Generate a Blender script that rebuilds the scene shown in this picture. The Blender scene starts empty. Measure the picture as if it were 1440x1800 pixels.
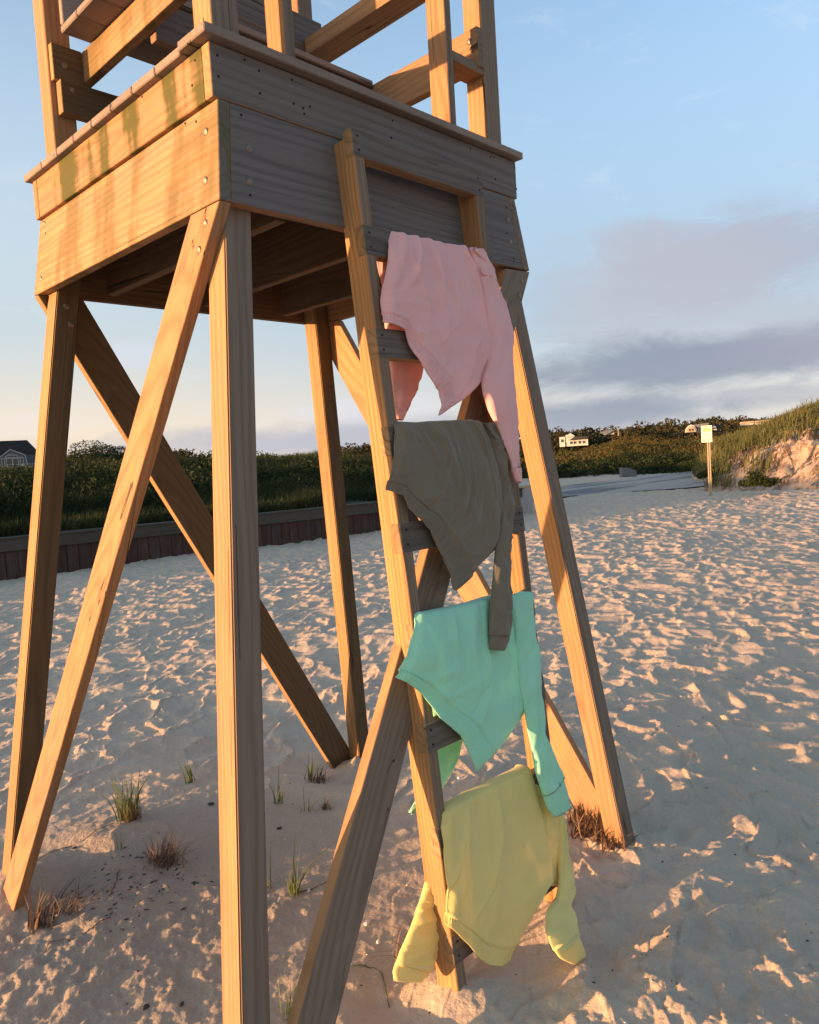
import bpy, bmesh, math, random
import numpy as np
from mathutils import Vector, Matrix
random.seed(7); rng = np.random.default_rng(7)
sc = bpy.context.scene
C = sc.collection
rad = math.radians

# ---------------------------------------------------------------- camera
CAM = np.array([-1.1763, -1.7929, 1.630]); YAW, PITCH, ROLL, FPX = 0.79515, -0.0657, -0.0605, 1343.76
def cam_axes():
    f = np.array([math.sin(YAW)*math.cos(PITCH), math.cos(YAW)*math.cos(PITCH), math.sin(PITCH)])
    r = np.array([math.cos(YAW), -math.sin(YAW), 0.]); u = np.cross(r, f)
    c, s = math.cos(ROLL), math.sin(ROLL)
    return c*r+s*u, -s*r+c*u, f
AX = cam_axes()
cam = bpy.data.cameras.new('camera'); camo = bpy.data.objects.new('camera', cam); C.objects.link(camo)
cam.sensor_fit = 'HORIZONTAL'; cam.sensor_width = 36; cam.lens = FPX/1440*36
cam.clip_start = .05; cam.clip_end = 4000
M3 = Matrix([[AX[0][i], AX[1][i], -AX[2][i]] for i in range(3)])
camo.matrix_world = Matrix.Translation(CAM) @ M3.to_4x4()
sc.camera = camo
def RAY(px, py):
    return AX[0]*(px-720)/FPX - AX[1]*(py-900)/FPX + AX[2]
def ONP(px, py, n, d):
    n = np.array(n, float); r = RAY(px, py); return CAM + r*((d-n@CAM)/(n@r))
def AT(px, py, dist):
    r = RAY(px, py); return CAM + r*(dist/math.hypot(r[0], r[1]))

# ---------------------------------------------------------------- world, sun, exposure
SUN_TO = Vector((-1, .43, .074)).normalized()
sun_az = math.atan2(SUN_TO.x, SUN_TO.y); sun_el = math.asin(SUN_TO.z)
sc.view_settings.view_transform = 'Standard'; sc.view_settings.look = 'None'
sc.view_settings.gamma = 1; sc.view_settings.use_curve_mapping = False
sc.view_settings.exposure = 2.05
SKY_STRENGTH = .15
world = bpy.data.worlds.new('World'); sc.world = world; world.use_nodes = True
class NT:
    """small helper for node trees"""
    def __init__(s, nt): s.nt = nt
    def n(s, typ, **kw):
        nd = s.nt.nodes.new('ShaderNode'+typ)
        for k, v in kw.items():
            if k[0] == 'i' and k[1:].isdigit(): s.set(nd.inputs[int(k[1:])], v)
            else: setattr(nd, k, v)
        return nd
    def set(s, inp, v):
        if isinstance(v, bpy.types.NodeSocket): s.nt.links.new(v, inp)
        elif isinstance(v, bpy.types.Node): s.nt.links.new(v.outputs[0], inp)
        else:
            if isinstance(v, tuple) and len(v) == 3 and inp.type == 'RGBA': v = v+(1,)
            inp.default_value = v
    def math(s, op, a, b=None, c=None, clamp=False):
        nd = s.n('Math', operation=op, use_clamp=clamp); s.set(nd.inputs[0], a)
        if b is not None: s.set(nd.inputs[1], b)
        if c is not None: s.set(nd.inputs[2], c)
        return nd.outputs[0]
    def mix(s, fac, a, b, blend='MIX'):
        nd = s.n('MixRGB', blend_type=blend); s.set(nd.inputs[0], fac); s.set(nd.inputs[1], a); s.set(nd.inputs[2], b); return nd.outputs[0]
    def noise(s, vec, scale, detail=3, rough=.55, dist=0., out=0):
        nd = s.n('TexNoise'); s.set(nd.inputs['Vector'], vec); s.set(nd.inputs['Scale'], scale); s.set(nd.inputs['Detail'], detail)
        s.set(nd.inputs['Roughness'], rough); s.set(nd.inputs['Distortion'], dist); return nd.outputs[out]
    def mapping(s, vec, scale=(1, 1, 1), loc=(0, 0, 0), rot=(0, 0, 0)):
        nd = s.n('Mapping'); s.set(nd.inputs[0], vec); nd.inputs[1].default_value = loc; nd.inputs[2].default_value = rot; nd.inputs[3].default_value = scale; return nd.outputs[0]
    def ramp(s, fac, stops, interp='LINEAR'):
        nd = s.n('ValToRGB'); s.set(nd.inputs[0], fac); el = nd.color_ramp.elements; nd.color_ramp.interpolation = interp
        while len(el) < len(stops): el.new(.5)
        for e, (p, c) in zip(el, stops):
            e.position = p; e.color = (c if isinstance(c, tuple) else (c, c, c))+(1,)
        return nd.outputs[0]
    def sstep(s, v, a, b):
        nd = s.n('MapRange', interpolation_type='SMOOTHSTEP'); s.set(nd.inputs[0], v); s.set(nd.inputs[1], a); s.set(nd.inputs[2], b); return nd.outputs[0]
w = NT(world.node_tree); world.node_tree.nodes.clear()
sky = w.n('TexSky', sky_type='NISHITA', sun_disc=False, sun_elevation=sun_el, sun_rotation=sun_az, air_density=1.0, dust_density=1.0, ozone_density=1.6)
tc = w.n('TexCoord').outputs['Generated']
sep = w.n('SeparateXYZ', i0=tc)
el = w.math('ARCSINE', sep.outputs[2]); az = w.math('ARCTAN2', sep.outputs[0], sep.outputs[1])
comb = w.n('CombineXYZ', i0=w.math('MULTIPLY', az, 1.0), i1=w.math('MULTIPLY', el, 2.6))
nbig = w.noise(comb, 2.6, 6, .6, .3); nfine = w.noise(comb, 9., 6, .62, .6)
# low haze veil: whitens the sky towards the horizon, creamier towards the sun's side
veil_col = w.mix(w.sstep(el, .0, .20), w.mix(w.sstep(az, .35, .95), (1.95, 1.62, 1.30), (1.45, 1.45, 1.5)), w.mix(w.sstep(az, .35, 1.05), (1.15, 1.32, 1.42), (.82, 1.08, 1.36)))
sdot = w.n('VectorMath', operation='DOT_PRODUCT', i0=tc, i1=tuple(SUN_TO)).outputs['Value']
veil = w.math('MULTIPLY', w.math('MULTIPLY', w.sstep(el, .75, .12), .90), w.sstep(sdot, .97, .2))
col = w.mix(veil, sky.outputs[0], veil_col)
blue = w.mix(w.sstep(el, .0, .5), (.86, .83, .80), (.92, .95, 1.02))
col = w.mix(1.0, col, blue, 'MULTIPLY')
# soft high wisps
wisp = w.math('MULTIPLY', w.sstep(nfine, .55, .78), .2)
col = w.mix(wisp, col, (1.45, 1.5, 1.6))
def sky_dir(px, py):
    d = RAY(px, py); d = d/np.linalg.norm(d); return math.atan2(d[0], d[1]), math.asin(d[2])
clouds = [ # centre px, half size px, colour, strength
    (1340, 445, 260, 70, (.74, .78, .94), .75), (1150, 500, 260, 85, (.88, .88, .98), .6), (1300, 560, 320, 70, (.85, .88, 1.02), .55),
    (1210, 640, 300, 54, (.47, .55, .70), .88), (1430, 610, 150, 50, (.62, .64, .80), .8), (1250, 700, 300, 20, (.75, .78, .9), .6),
    (1040, 728, 230, 34, (.52, .60, .75), .85), (560, 775, 420, 38, (.8, .84, .98), .85), (240, 625, 60, 24, (1.2, 1.25, 1.45), .5),
    (640, 720, 160, 26, (1.3, 1.3, 1.45), .5), (60, 745, 120, 20, (1.5, 1.35, 1.3), .4)]
for (px, py, hx, hy, c, s_) in clouds:
    a0, e0 = sky_dir(px, py); ra, re_ = hx/FPX, hy/FPX
    da = w.math('DIVIDE', w.math('SUBTRACT', az, a0), ra); de = w.math('DIVIDE', w.math('SUBTRACT', el, e0), re_)
    r = w.math('SQRT', w.math('ADD', w.math('MULTIPLY', da, da), w.math('MULTIPLY', de, de)))
    r = w.math('ADD', r, w.math('MULTIPLY', w.math('SUBTRACT', nbig, .5), 1.7))
    r = w.math('ADD', r, w.math('MULTIPLY', w.math('SUBTRACT', nfine, .5), 1.3))
    m = w.math('MULTIPLY', w.sstep(r, 1.25, .35), s_)
    col = w.mix(m, col, c)
bg = w.n('Background'); w.set(bg.inputs[0], col); bg.inputs[1].default_value = SKY_STRENGTH
wo = w.n('OutputWorld'); world.node_tree.links.new(bg.outputs[0], wo.inputs[0])
sl = bpy.data.lights.new('sun', 'SUN'); sl.energy = 2.7; sl.angle = rad(.6); sl.color = (1, .57, .29)
so = bpy.data.objects.new('sun', sl); C.objects.link(so); so.rotation_euler = SUN_TO.to_track_quat('Z', 'Y').to_euler(); so.location = (-8, 4, 6)

# ---------------------------------------------------------------- helpers
def tag(o, label=None, cat=None, group=None, kind=None):
    for k, v in (('label', label), ('category', cat), ('group', group), ('kind', kind)):
        if v: o[k] = v
    return o
def empty(name, loc, label, cat, group=None):
    o = bpy.data.objects.new(name, None); C.objects.link(o); o.location = loc; o.empty_display_size = .1
    return tag(o, label, cat, group)
def link(name, me, mat, parent=None, mw=None):
    o = bpy.data.objects.new(name, me); C.objects.link(o)
    if mat is not None and not me.materials: me.materials.append(mat)
    mw = mw or Matrix()
    if parent is not None:
        o.parent = parent; o.matrix_basis = parent_world(parent).inverted() @ mw
    else: o.matrix_basis = mw
    return o
def parent_world(p):
    m = p.matrix_basis.copy()
    while p.parent: p = p.parent; m = p.matrix_basis @ m
    return m
def npmesh(name, V, F, smooth=False, mats=None):
    """V (n,3); F list of arrays (m,3) or (m,4)"""
    me = bpy.data.meshes.new(name); V = np.asarray(V, np.float32)
    me.vertices.add(len(V)); me.vertices.foreach_set('co', V.ravel())
    if not isinstance(F, list): F = [F]
    idx = np.concatenate([f.ravel() for f in F]).astype(np.int32)
    sizes = np.concatenate([np.full(len(f), f.shape[1]) for f in F]).astype(np.int32)
    starts = np.concatenate([[0], np.cumsum(sizes)[:-1]]).astype(np.int32)
    me.loops.add(len(idx)); me.loops.foreach_set('vertex_index', idx)
    me.polygons.add(len(sizes)); me.polygons.foreach_set('loop_start', starts); me.polygons.foreach_set('loop_total', sizes)
    if smooth: me.polygons.foreach_set('use_smooth', np.ones(len(sizes), bool))
    me.update(calc_edges=True); me.validate()
    return me
def gridfaces(nu, nv, wrap_u=False):
    i, j = np.meshgrid(np.arange(nu if wrap_u else nu-1), np.arange(nv-1), indexing='ij')
    a = i*nv+j; b = ((i+1) % nu)*nv+j
    return np.stack([a, b, b+1, a+1], -1).reshape(-1, 4)
def v3(p): return Vector((float(p[0]), float(p[1]), float(p[2])))
def slab(name, pts, ext, grain, mat, parent, bevel=.0022, label=None):
    """a board: coplanar outline pts pushed along ext; local X runs along the grain"""
    pts = [v3(p) for p in pts]; ext = v3(ext); g = v3(grain).normalized()
    z = ext.normalized(); x = (g-z*g.dot(z)).normalized(); y = z.cross(x)
    c = sum(pts, Vector())/len(pts)+ext*.5
    m = Matrix([[x[i], y[i], z[i], c[i]] for i in range(3)]+[[0, 0, 0, 1]]); mi = m.inverted()
    bm = bmesh.new()
    a = [bm.verts.new(mi @ p) for p in pts]; b = [bm.verts.new(mi @ (p+ext)) for p in pts]
    n = len(a); bm.faces.new(a); bm.faces.new(b[::-1])
    for i in range(n): bm.faces.new((a[i], b[i], b[(i+1) % n], a[(i+1) % n]))
    bmesh.ops.recalc_face_normals(bm, faces=bm.faces)
    if bevel: bmesh.ops.bevel(bm, geom=bm.edges[:], offset=bevel, segments=1, affect='EDGES')
    me = bpy.data.meshes.new(name); bm.to_mesh(me); bm.free()
    o = link(name, me, mat, parent, m)
    if label: o['label'] = label
    return o
def box(name, lo, hi, grain, mat, parent, bevel=.0022, label=None):
    (x0, y0, z0), (x1, y1, z1) = lo, hi
    return slab(name, [(x0, y0, z0), (x1, y0, z0), (x1, y1, z0), (x0, y1, z0)], (0, 0, z1-z0), grain, mat, parent, bevel, label) if abs(grain[2]) < .9 else \
        slab(name, [(x0, y0, z0), (x0, y0, z1), (x1, y0, z1), (x1, y0, z0)], (0, y1-y0, 0), grain, mat, parent, bevel, label)
def hash2(ix, iy, seed):
    h = (ix*374761393 + iy*668265263 + seed*1274126177) & 0xffffffff
    h = ((h ^ (h >> 13))*1274126177) & 0xffffffff
    h = h ^ (h >> 16)
    return (h & 0xffffff)/float(0x1000000)
def vnoise(x, y, seed=0):
    ix = np.floor(x).astype(np.int64); iy = np.floor(y).astype(np.int64); fx = x-ix; fy = y-iy
    fx = fx*fx*fx*(fx*(fx*6-15)+10); fy = fy*fy*fy*(fy*(fy*6-15)+10)
    a = hash2(ix, iy, seed); b = hash2(ix+1, iy, seed); c = hash2(ix, iy+1, seed); d = hash2(ix+1, iy+1, seed)
    return (a*(1-fx)+b*fx)*(1-fy)+(c*(1-fx)+d*fx)*fy-.5
def fbm(x, y, seed=0, octv=4, gain=.5):
    s = 0; a = 1.
    for k in range(octv): s = s+a*vnoise(x*2**k+k*17.3, y*2**k-k*9.1, seed+k*7); a *= gain
    return s
def cells(x, y, seed):
    ix = np.floor(x).astype(np.int64); iy = np.floor(y).astype(np.int64)
    f1 = np.full(x.shape, 9.); f2 = f1.copy(); idv = np.zeros(x.shape)
    for dx in (-1, 0, 1):
        for dy in (-1, 0, 1):
            cx = ix+dx; cy = iy+dy
            px = cx+.12+.76*hash2(cx, cy, seed); py = cy+.12+.76*hash2(cx, cy, seed+5)
            d = np.hypot(x-px, y-py); new = d < f1
            f2 = np.where(new, f1, np.minimum(f2, d)); idv = np.where(new, hash2(cx, cy, seed+9), idv); f1 = np.where(new, d, f1)
    return f1, f2, idv

# ---------------------------------------------------------------- materials
def newmat(name):
    m = bpy.data.materials.new(name); m.use_nodes = True; m.node_tree.nodes.clear(); return m, NT(m.node_tree)
def finish(m, t, col, rough=.8, bump=None, bstr=.3, bdist=.01, spec=.3, transl=0., normal=None, **kw):
    p = t.n('BsdfPrincipled'); t.set(p.inputs['Base Color'], col); t.set(p.inputs['Roughness'], rough); t.set(p.inputs['Specular IOR Level'], spec)
    for k, v in kw.items(): t.set(p.inputs[k.replace('_', ' ')], v)
    if bump is not None:
        b = t.n('Bump'); b.inputs['Strength'].default_value = bstr; b.inputs['Distance'].default_value = bdist; t.set(b.inputs['Height'], bump); m.node_tree.links.new(b.outputs[0], p.inputs['Normal'])
    o = t.n('OutputMaterial'); out = p.outputs[0]
    if transl:
        tr = t.n('BsdfTranslucent'); t.set(tr.inputs[0], col); mx = t.n('MixShader'); mx.inputs[0].default_value = transl
        m.node_tree.links.new(out, mx.inputs[1]); m.node_tree.links.new(tr.outputs[0], mx.inputs[2]); out = mx.outputs[0]
    m.node_tree.links.new(out, o.inputs[0]); return m
def wood(name, light=(.44, .243, .112), dark=(.245, .12, .05), grey=(.135, .126, .125), front_grey=0., algae=0., rings=48., contrast=1., greyall=.12, red=0.):
    m, t = newmat(name)
    tcn = t.n('TexCoord'); oi = t.n('ObjectInfo')
    rnd = oi.outputs['Random']
    off = t.n('CombineXYZ', i0=t.math('MULTIPLY', rnd, 37.), i1=t.math('MULTIPLY', rnd, 3.7), i2=t.math('MULTIPLY', rnd, 5.1))
    base = t.n('VectorMath', operation='ADD', i0=tcn.outputs['Object'], i1=off.outputs[0]).outputs[0]
    warp = t.noise(t.mapping(base, (.55, 3.2, 3.2)), 1., 2, .5)
    warp2 = t.noise(t.mapping(base, (2.0, 9., 9.)), 1., 2, .5)
    so_ = t.n('SeparateXYZ', i0=tcn.outputs['Object'])
    yy = t.math('ADD', so_.outputs[1], t.math('MULTIPLY', t.math('SUBTRACT', rnd, .3), .12))
    zz = t.math('ADD', so_.outputs[2], .045)
    r = t.math('SQRT', t.math('ADD', t.math('MULTIPLY', yy, yy), t.math('MULTIPLY', zz, zz)))
    r = t.math('ADD', r, t.math('MULTIPLY', t.math('SUBTRACT', warp, .5), .16))
    r = t.math('ADD', r, t.math('MULTIPLY', t.math('SUBTRACT', warp2, .5), .016))
    # knots: sparse stretched cells that push the rings aside
    vor = t.n('TexVoronoi', feature='F1'); t.set(vor.inputs['Vector'], t.mapping(base, (1.5, 7.5, 7.5))); vor.inputs['Scale'].default_value = 1.
    kd = vor.outputs['Distance']; kr = t.n('SeparateColor', i0=vor.outputs['Color']).outputs[0]
    has = t.math('GREATER_THAN', kr, .5)
    kmask = t.math('MULTIPLY', t.sstep(kd, .17, .06), has)
    kin = t.math('MULTIPLY', t.sstep(kd, .085, .04), has)
    r = t.math('ADD', r, t.math('MULTIPLY', t.math('MULTIPLY', t.sstep(kd, .42, .0), has), .022))
    wv = t.math('SINE', t.math('MULTIPLY', r, rings*6.283))
    late = t.math('POWER', t.math('ADD', t.math('MULTIPLY', wv, .5), .5), 2.2)
    fib = t.noise(t.mapping(base, (4., 190., 190.)), 1., 3, .65)
    fib2 = t.noise(t.mapping(base, (1.3, 42., 42.)), 1., 4, .6)
    blot = t.noise(t.mapping(base, (2.2, 6., 6.)), 1., 4, .6)
    g = t.math('ADD', t.math('MULTIPLY', late, .42*contrast), t.math('MULTIPLY', t.math('SUBTRACT', fib2, .4), .9*contrast), clamp=True)
    col = t.mix(g, light, dark)
    col = t.mix(t.math('MULTIPLY', t.sstep(blot, .42, .70), .5), col, tuple(c*.62 for c in light))
    col = t.mix(t.math('MULTIPLY', t.math('SUBTRACT', fib, .35), .5, clamp=True), col, tuple(c*.6 for c in dark))
    # silver weathering in patches; front faces take the grey tone by normal
    gm = t.math('MULTIPLY', t.sstep(t.noise(t.mapping(base, (1.2, 6, 6)), 1., 5, .68), .40, .68), greyall*2.4, clamp=True)
    greycol = t.mix(g, tuple(c*1.22 for c in grey), tuple(c*.62 for c in grey))
    greycol = t.mix(t.math('MULTIPLY', t.sstep(blot, .4, .7), .3), greycol, (grey[0]*1.25, grey[1]*1.05, grey[2]*.8))
    greycol = t.mix(t.math('MULTIPLY', t.math('SUBTRACT', fib, .35), .6, clamp=True), greycol, tuple(c*.4 for c in grey))
    if front_grey:
        gn = t.n('NewGeometry'); ny = t.n('SeparateXYZ', i0=gn.outputs['True Normal']).outputs[1]
        fm = t.math('MULTIPLY', t.sstep(ny, -.55, -.85), front_grey)
        gm = t.math('MAXIMUM', gm, fm)
    col = t.mix(gm, col, greycol)
    col = t.mix(t.math('MULTIPLY', kmask, .55), col, tuple(c*.55 for c in dark))
    col = t.mix(t.math('MULTIPLY', kin, .8), col, (.035, .02, .012))
    if algae:
        pos = t.n('NewGeometry').outputs['Position']
        a1 = t.noise(t.mapping(pos, (6.5, 6.5, 1.3)), 1., 3, .6); a2 = t.noise(t.mapping(base, (3, 30, 30)), 1., 3, .6)
        am = t.math('MULTIPLY', t.sstep(t.math('ADD', a1, t.math('MULTIPLY', a2, .22)), .545, .70), algae)
        col = t.mix(am, col, (.075, .072, .010))
    # drying checks
    ck = t.noise(t.mapping(base, (.32, 24., 24.)), 1., 1, .3)
    ckm = t.math('MULTIPLY', t.sstep(t.math('ABSOLUTE', t.math('SUBTRACT', ck, .5)), .010, .003), t.math('GREATER_THAN', t.noise(t.mapping(base, (1.6, 8, 8)), 1., 1, .5), .60))
    col = t.mix(t.math('MULTIPLY', ckm, .85), col, (.02, .013, .009))
    tone = t.n('HueSaturation'); t.set(tone.inputs['Value'], t.math('ADD', .88, t.math('MULTIPLY', rnd, .24))); t.set(tone.inputs['Color'], col)
    h = t.math('ADD', t.math('MULTIPLY', fib2, .5), t.math('MULTIPLY', fib, .35))
    h = t.math('SUBTRACT', t.math('SUBTRACT', h, t.math('MULTIPLY', late, .35)), t.math('MULTIPLY', ckm, 1.5))
    return finish(m, t, tone.outputs[0], .78, h, .55, .0022, .25)
M_wood = wood('golden_pine')
M_front = wood('pine_grey_brown_front', front_grey=.9, grey=(.165, .132, .105))  # front faces a duller grey-brown than the sides
M_grey = wood('silvered_pine', front_grey=.95, greyall=.3, grey=(.118, .108, .104), contrast=1.0, rings=34)
M_algae = wood('pine_with_algae', algae=.95, front_grey=.9)
M_algae2 = wood('pine_with_faint_algae', algae=.55, front_grey=.9, light=(.46, .262, .125))
M_brown = wood('pine_with_painted_front_shade', light=(.43, .245, .11), dark=(.24, .125, .052), greyall=.05, front_grey=.95, grey=(.095, .068, .038))  # shade painted into the dark brown front faces; sunlit side stays golden
M_under = wood('pine_under_deck_shade', light=(.15, .095, .05), dark=(.07, .042, .022), greyall=.05)  # darker copy of the pine: shade under the deck put into its colour
M_seat = wood('composite_decking', light=(.27, .205, .165), dark=(.21, .155, .125), greyall=.0, rings=90, contrast=.5)
M_rail = wood('orange_pine_rail', light=(.48, .25, .10), dark=(.22, .10, .04), front_grey=.8, grey=(.135, .112, .09), rings=70, contrast=1.15, greyall=.05)
M_rung = wood('dark_grey_rung', front_grey=.97, grey=(.115, .098, .085), rings=36, contrast=1.3, light=(.4, .25, .12))
M_bulk = wood('weathered_bulkhead_cap', front_grey=1., grey=(.07, .06, .048), light=(.16, .135, .11), dark=(.09, .075, .06), greyall=.35)
M_plank = wood('dark_bulkhead_plank', light=(.09, .040, .028), dark=(.024, .014, .011), grey=(.075, .062, .056), greyall=.3, contrast=1.2)
def plain(name, col, rough=.7, spec=.3, metal=0., var=.15, scale=20., bump=0.):
    m, t = newmat(name)
    n_ = t.noise(t.n('TexCoord').outputs['Object'], scale, 4, .6)
    c = t.mix(n_, tuple(x*(1-var) for x in col), tuple(min(1, x*(1+var)) for x in col))
    return finish(m, t, c, rough, n_ if bump else None, bump or .1, .005, spec, Metallic=metal)
M_bolt = plain('weathered_galvanised_steel', (.22, .16, .12), .5, .5, .6, .3, 80)
M_nail = plain('rusty_dark_nail', (.02, .012, .01), .8)
M_sandm, t = newmat('beach_sand')
pos = t.n('NewGeometry').outputs['Position']
n1 = t.noise(pos, 420., 2, .7); n2 = t.noise(pos, 60., 5, .65); n3 = t.noise(pos, 1.3, 4, .6); n4 = t.noise(pos, 9., 4, .6)
c = t.mix(n2, (.54, .405, .285), (.69, .535, .39))
c = t.mix(t.math('MULTIPLY', t.sstep(n3, .4, .7), .25), c, (.42, .33, .25))
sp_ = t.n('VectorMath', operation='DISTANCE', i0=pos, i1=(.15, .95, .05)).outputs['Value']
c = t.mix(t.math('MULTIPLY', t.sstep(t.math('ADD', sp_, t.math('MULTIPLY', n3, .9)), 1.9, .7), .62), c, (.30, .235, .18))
c = t.mix(t.math('MULTIPLY', t.sstep(n1, .62, .74), .55), c, (.2, .15, .12))
c = t.mix(t.math('MULTIPLY', t.sstep(n1, .36, .26), .5), c, (.75, .7, .64))
hb = t.math('ADD', t.math('MULTIPLY', n1, .25), t.math('ADD', n2, t.math('MULTIPLY', n4, 1.2)))
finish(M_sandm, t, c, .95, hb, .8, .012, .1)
def fabric(name, col, tr=.12):
    m, t = newmat(name); ob = t.n('TexCoord').outputs['Object']
    n1 = t.noise(ob, 900., 2, .6); n2 = t.noise(ob, 9., 4, .6); n3 = t.noise(ob, 45., 4, .6)
    c = t.mix(n2, tuple(x*.9 for x in col), tuple(min(1, x*1.07) for x in col))
    c = t.mix(t.math('MULTIPLY', n1, .35), c, tuple(x*.72 for x in col))
    h = t.math('ADD', t.math('MULTIPLY', n1, .25), t.math('ADD', t.math('MULTIPLY', n2, 1.6), t.math('MULTIPLY', n3, .5)))
    return finish(m, t, c, .95, h, .5, .005, .12, tr, Sheen_Weight=.25, Sheen_Roughness=.5)
M_pink = fabric('pink_cotton_fleece', (.96, .53, .51)); M_olive = fabric('olive_brown_cotton_fleece', (.20, .165, .115), .04)
M_green = fabric('mint_green_cotton_fleece', (.46, .90, .64), .2); M_yellow = fabric('pale_yellow_cotton_fleece', (.98, .80, .30), .22)
def leafmat(name, c1, c2, tr=.35, scale=.6):
    m, t = newmat(name); pos = t.n('NewGeometry').outputs['Position']
    n = t.noise(pos, scale, 4, .65); n2 = t.noise(pos, 14., 2, .6)
    c = t.mix(t.sstep(t.math('ADD', t.math('MULTIPLY', n, .75), t.math('MULTIPLY', n2, .25)), .36, .64), c1, c2)
    return finish(m, t, c, .7, transl=tr, spec=.15)

# ---------------------------------------------------------------- sand (one sheet to the horizon)
FEET = [(-.23, -.17), (-.20, 1.5), (-.31, 1.38), (1.66, -.17), (1.62, 1.46), (1.50, 1.50), (.47, -.27), (1.05, -.25), (.10, -.20), (1.68, .05)]
def macro(x, y):
    h = .055*np.exp(-((x+.25)**2+(y-1.45)**2)/.7)-.10*np.exp(-((x-1.75)**2+(y-1.75)**2)/.55)
    h = h+.05*np.exp(-((x-.45)**2/.9+(y-1.55)**2/.12))
    d = np.hypot(x-CAM[0], y-CAM[1])
    sm = lambda a, b, q: (lambda t_: t_*t_*(3-2*t_))(np.clip((q-a)/(b-a), 0, 1))
    for (fx, fy) in FEET:
        q = np.hypot(x-fx, y-fy); h = h+.028*np.exp(-(q/.11)**2)-.022*np.exp(-((q-.24)/.09)**2)
    h = h-.11*sm(.2, 3.2, x)*sm(1.0, -.8, y)*sm(9, 5, d)
    h = h+.10*fbm(x*.22, y*.22, 3, 3)*np.clip((d-2)/6, 0, 1)
    # sand spilled round the toe of the right dune and lower road area
    return h
def sand_h(x, y):
    d = np.hypot(x-CAM[0], y-CAM[1])
    wx = x+.20*vnoise(x*2.3, y*2.3, 21)+.05*vnoise(x*8, y*8, 23); wy = y+.20*vnoise(x*2.3, y*2.3, 22)+.05*vnoise(x*8, y*8, 24)
    c_, s_ = math.cos(.5), math.sin(.5)
    u = wx*c_+wy*s_; v = -wx*s_+wy*c_
    f1, f2, idv = cells(u/.33, v/.24, 31); g1, g2, idg = cells(u/.15+5, v/.12, 41)
    e = np.clip(f2-f1, 0, 1)
    bowl = np.clip(f1/.62, 0, 1)**2
    rg = 1-2.2*np.sqrt(vnoise(u/.25, v/.18, 35)**2+.006); rg2 = 1-2.2*np.abs(vnoise(u/.13+9, v/.105, 36))
    h = .020*bowl*(.3+1.0*idv)+.021*rg+.006*rg2
    h = h+.012*np.clip(g1/.6, 0, 1)**2*(.3+idg)
    h = h+.022*fbm(x*1.1, y*1.1, 51, 2)+.012*fbm(x*6, y*6, 61, 4)
    smooth = np.clip(1.15*np.exp(-(((x-.15)/1.05)**2+((y-.85)/1.25)**2)**2), 0, .82)
    sroad = y-np.interp(x, [15, 17, 23, 27, 45], [16, 13.2, 13.0, 10.4, 10.0])
    flat = np.clip(sroad/.6+.5, 0, 1)*np.clip((x-15)/2, 0, 1)
    amp = (1-smooth)*(1-.85*flat)*(1+np.clip((d-8)/14, 0, 1)*.5)
    h = h*amp
    crumb = np.clip(vnoise(x*1.1+3, y*1.1, 77)+.22, 0, 1)*2
    near = np.clip((7-d)/4, 0, 1)
    h = h+near*(.010*fbm(x*22, y*22, 71, 4)*(.35+crumb))
    return h+macro(x, y)*(1-flat)-.016-.03*flat
def gh(x, y): return float(sand_h(np.array([float(x)]), np.array([float(y)]))[0])
fr = rad(43); az0 = YAW
th = np.concatenate([np.linspace(-fr, fr, 900), np.linspace(fr, 2*math.pi-fr, 110)[1:-1]])+az0
rr = np.concatenate([[.02, .4, .8, 1.1, 1.3], np.geomspace(1.5, 34, 860), np.geomspace(34.6, 2500, 70)])
TH, RR = np.meshgrid(th, rr, indexing='ij')
X = CAM[0]+RR*np.sin(TH); Y = CAM[1]+RR*np.cos(TH)
Z = sand_h(X, Y)
far = np.clip((RR-60)/200, 0, 1); Z = Z*(1-far)-.05*far
V = np.stack([X, Y, Z], -1).reshape(-1, 3)
me = npmesh('sand', V, gridfaces(len(th), len(rr), True), smooth=True)
me.flip_normals() if False else None
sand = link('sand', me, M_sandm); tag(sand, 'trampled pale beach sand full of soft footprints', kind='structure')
me.update()
if me.polygons[500].normal.z < 0: me.flip_normals()

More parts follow.
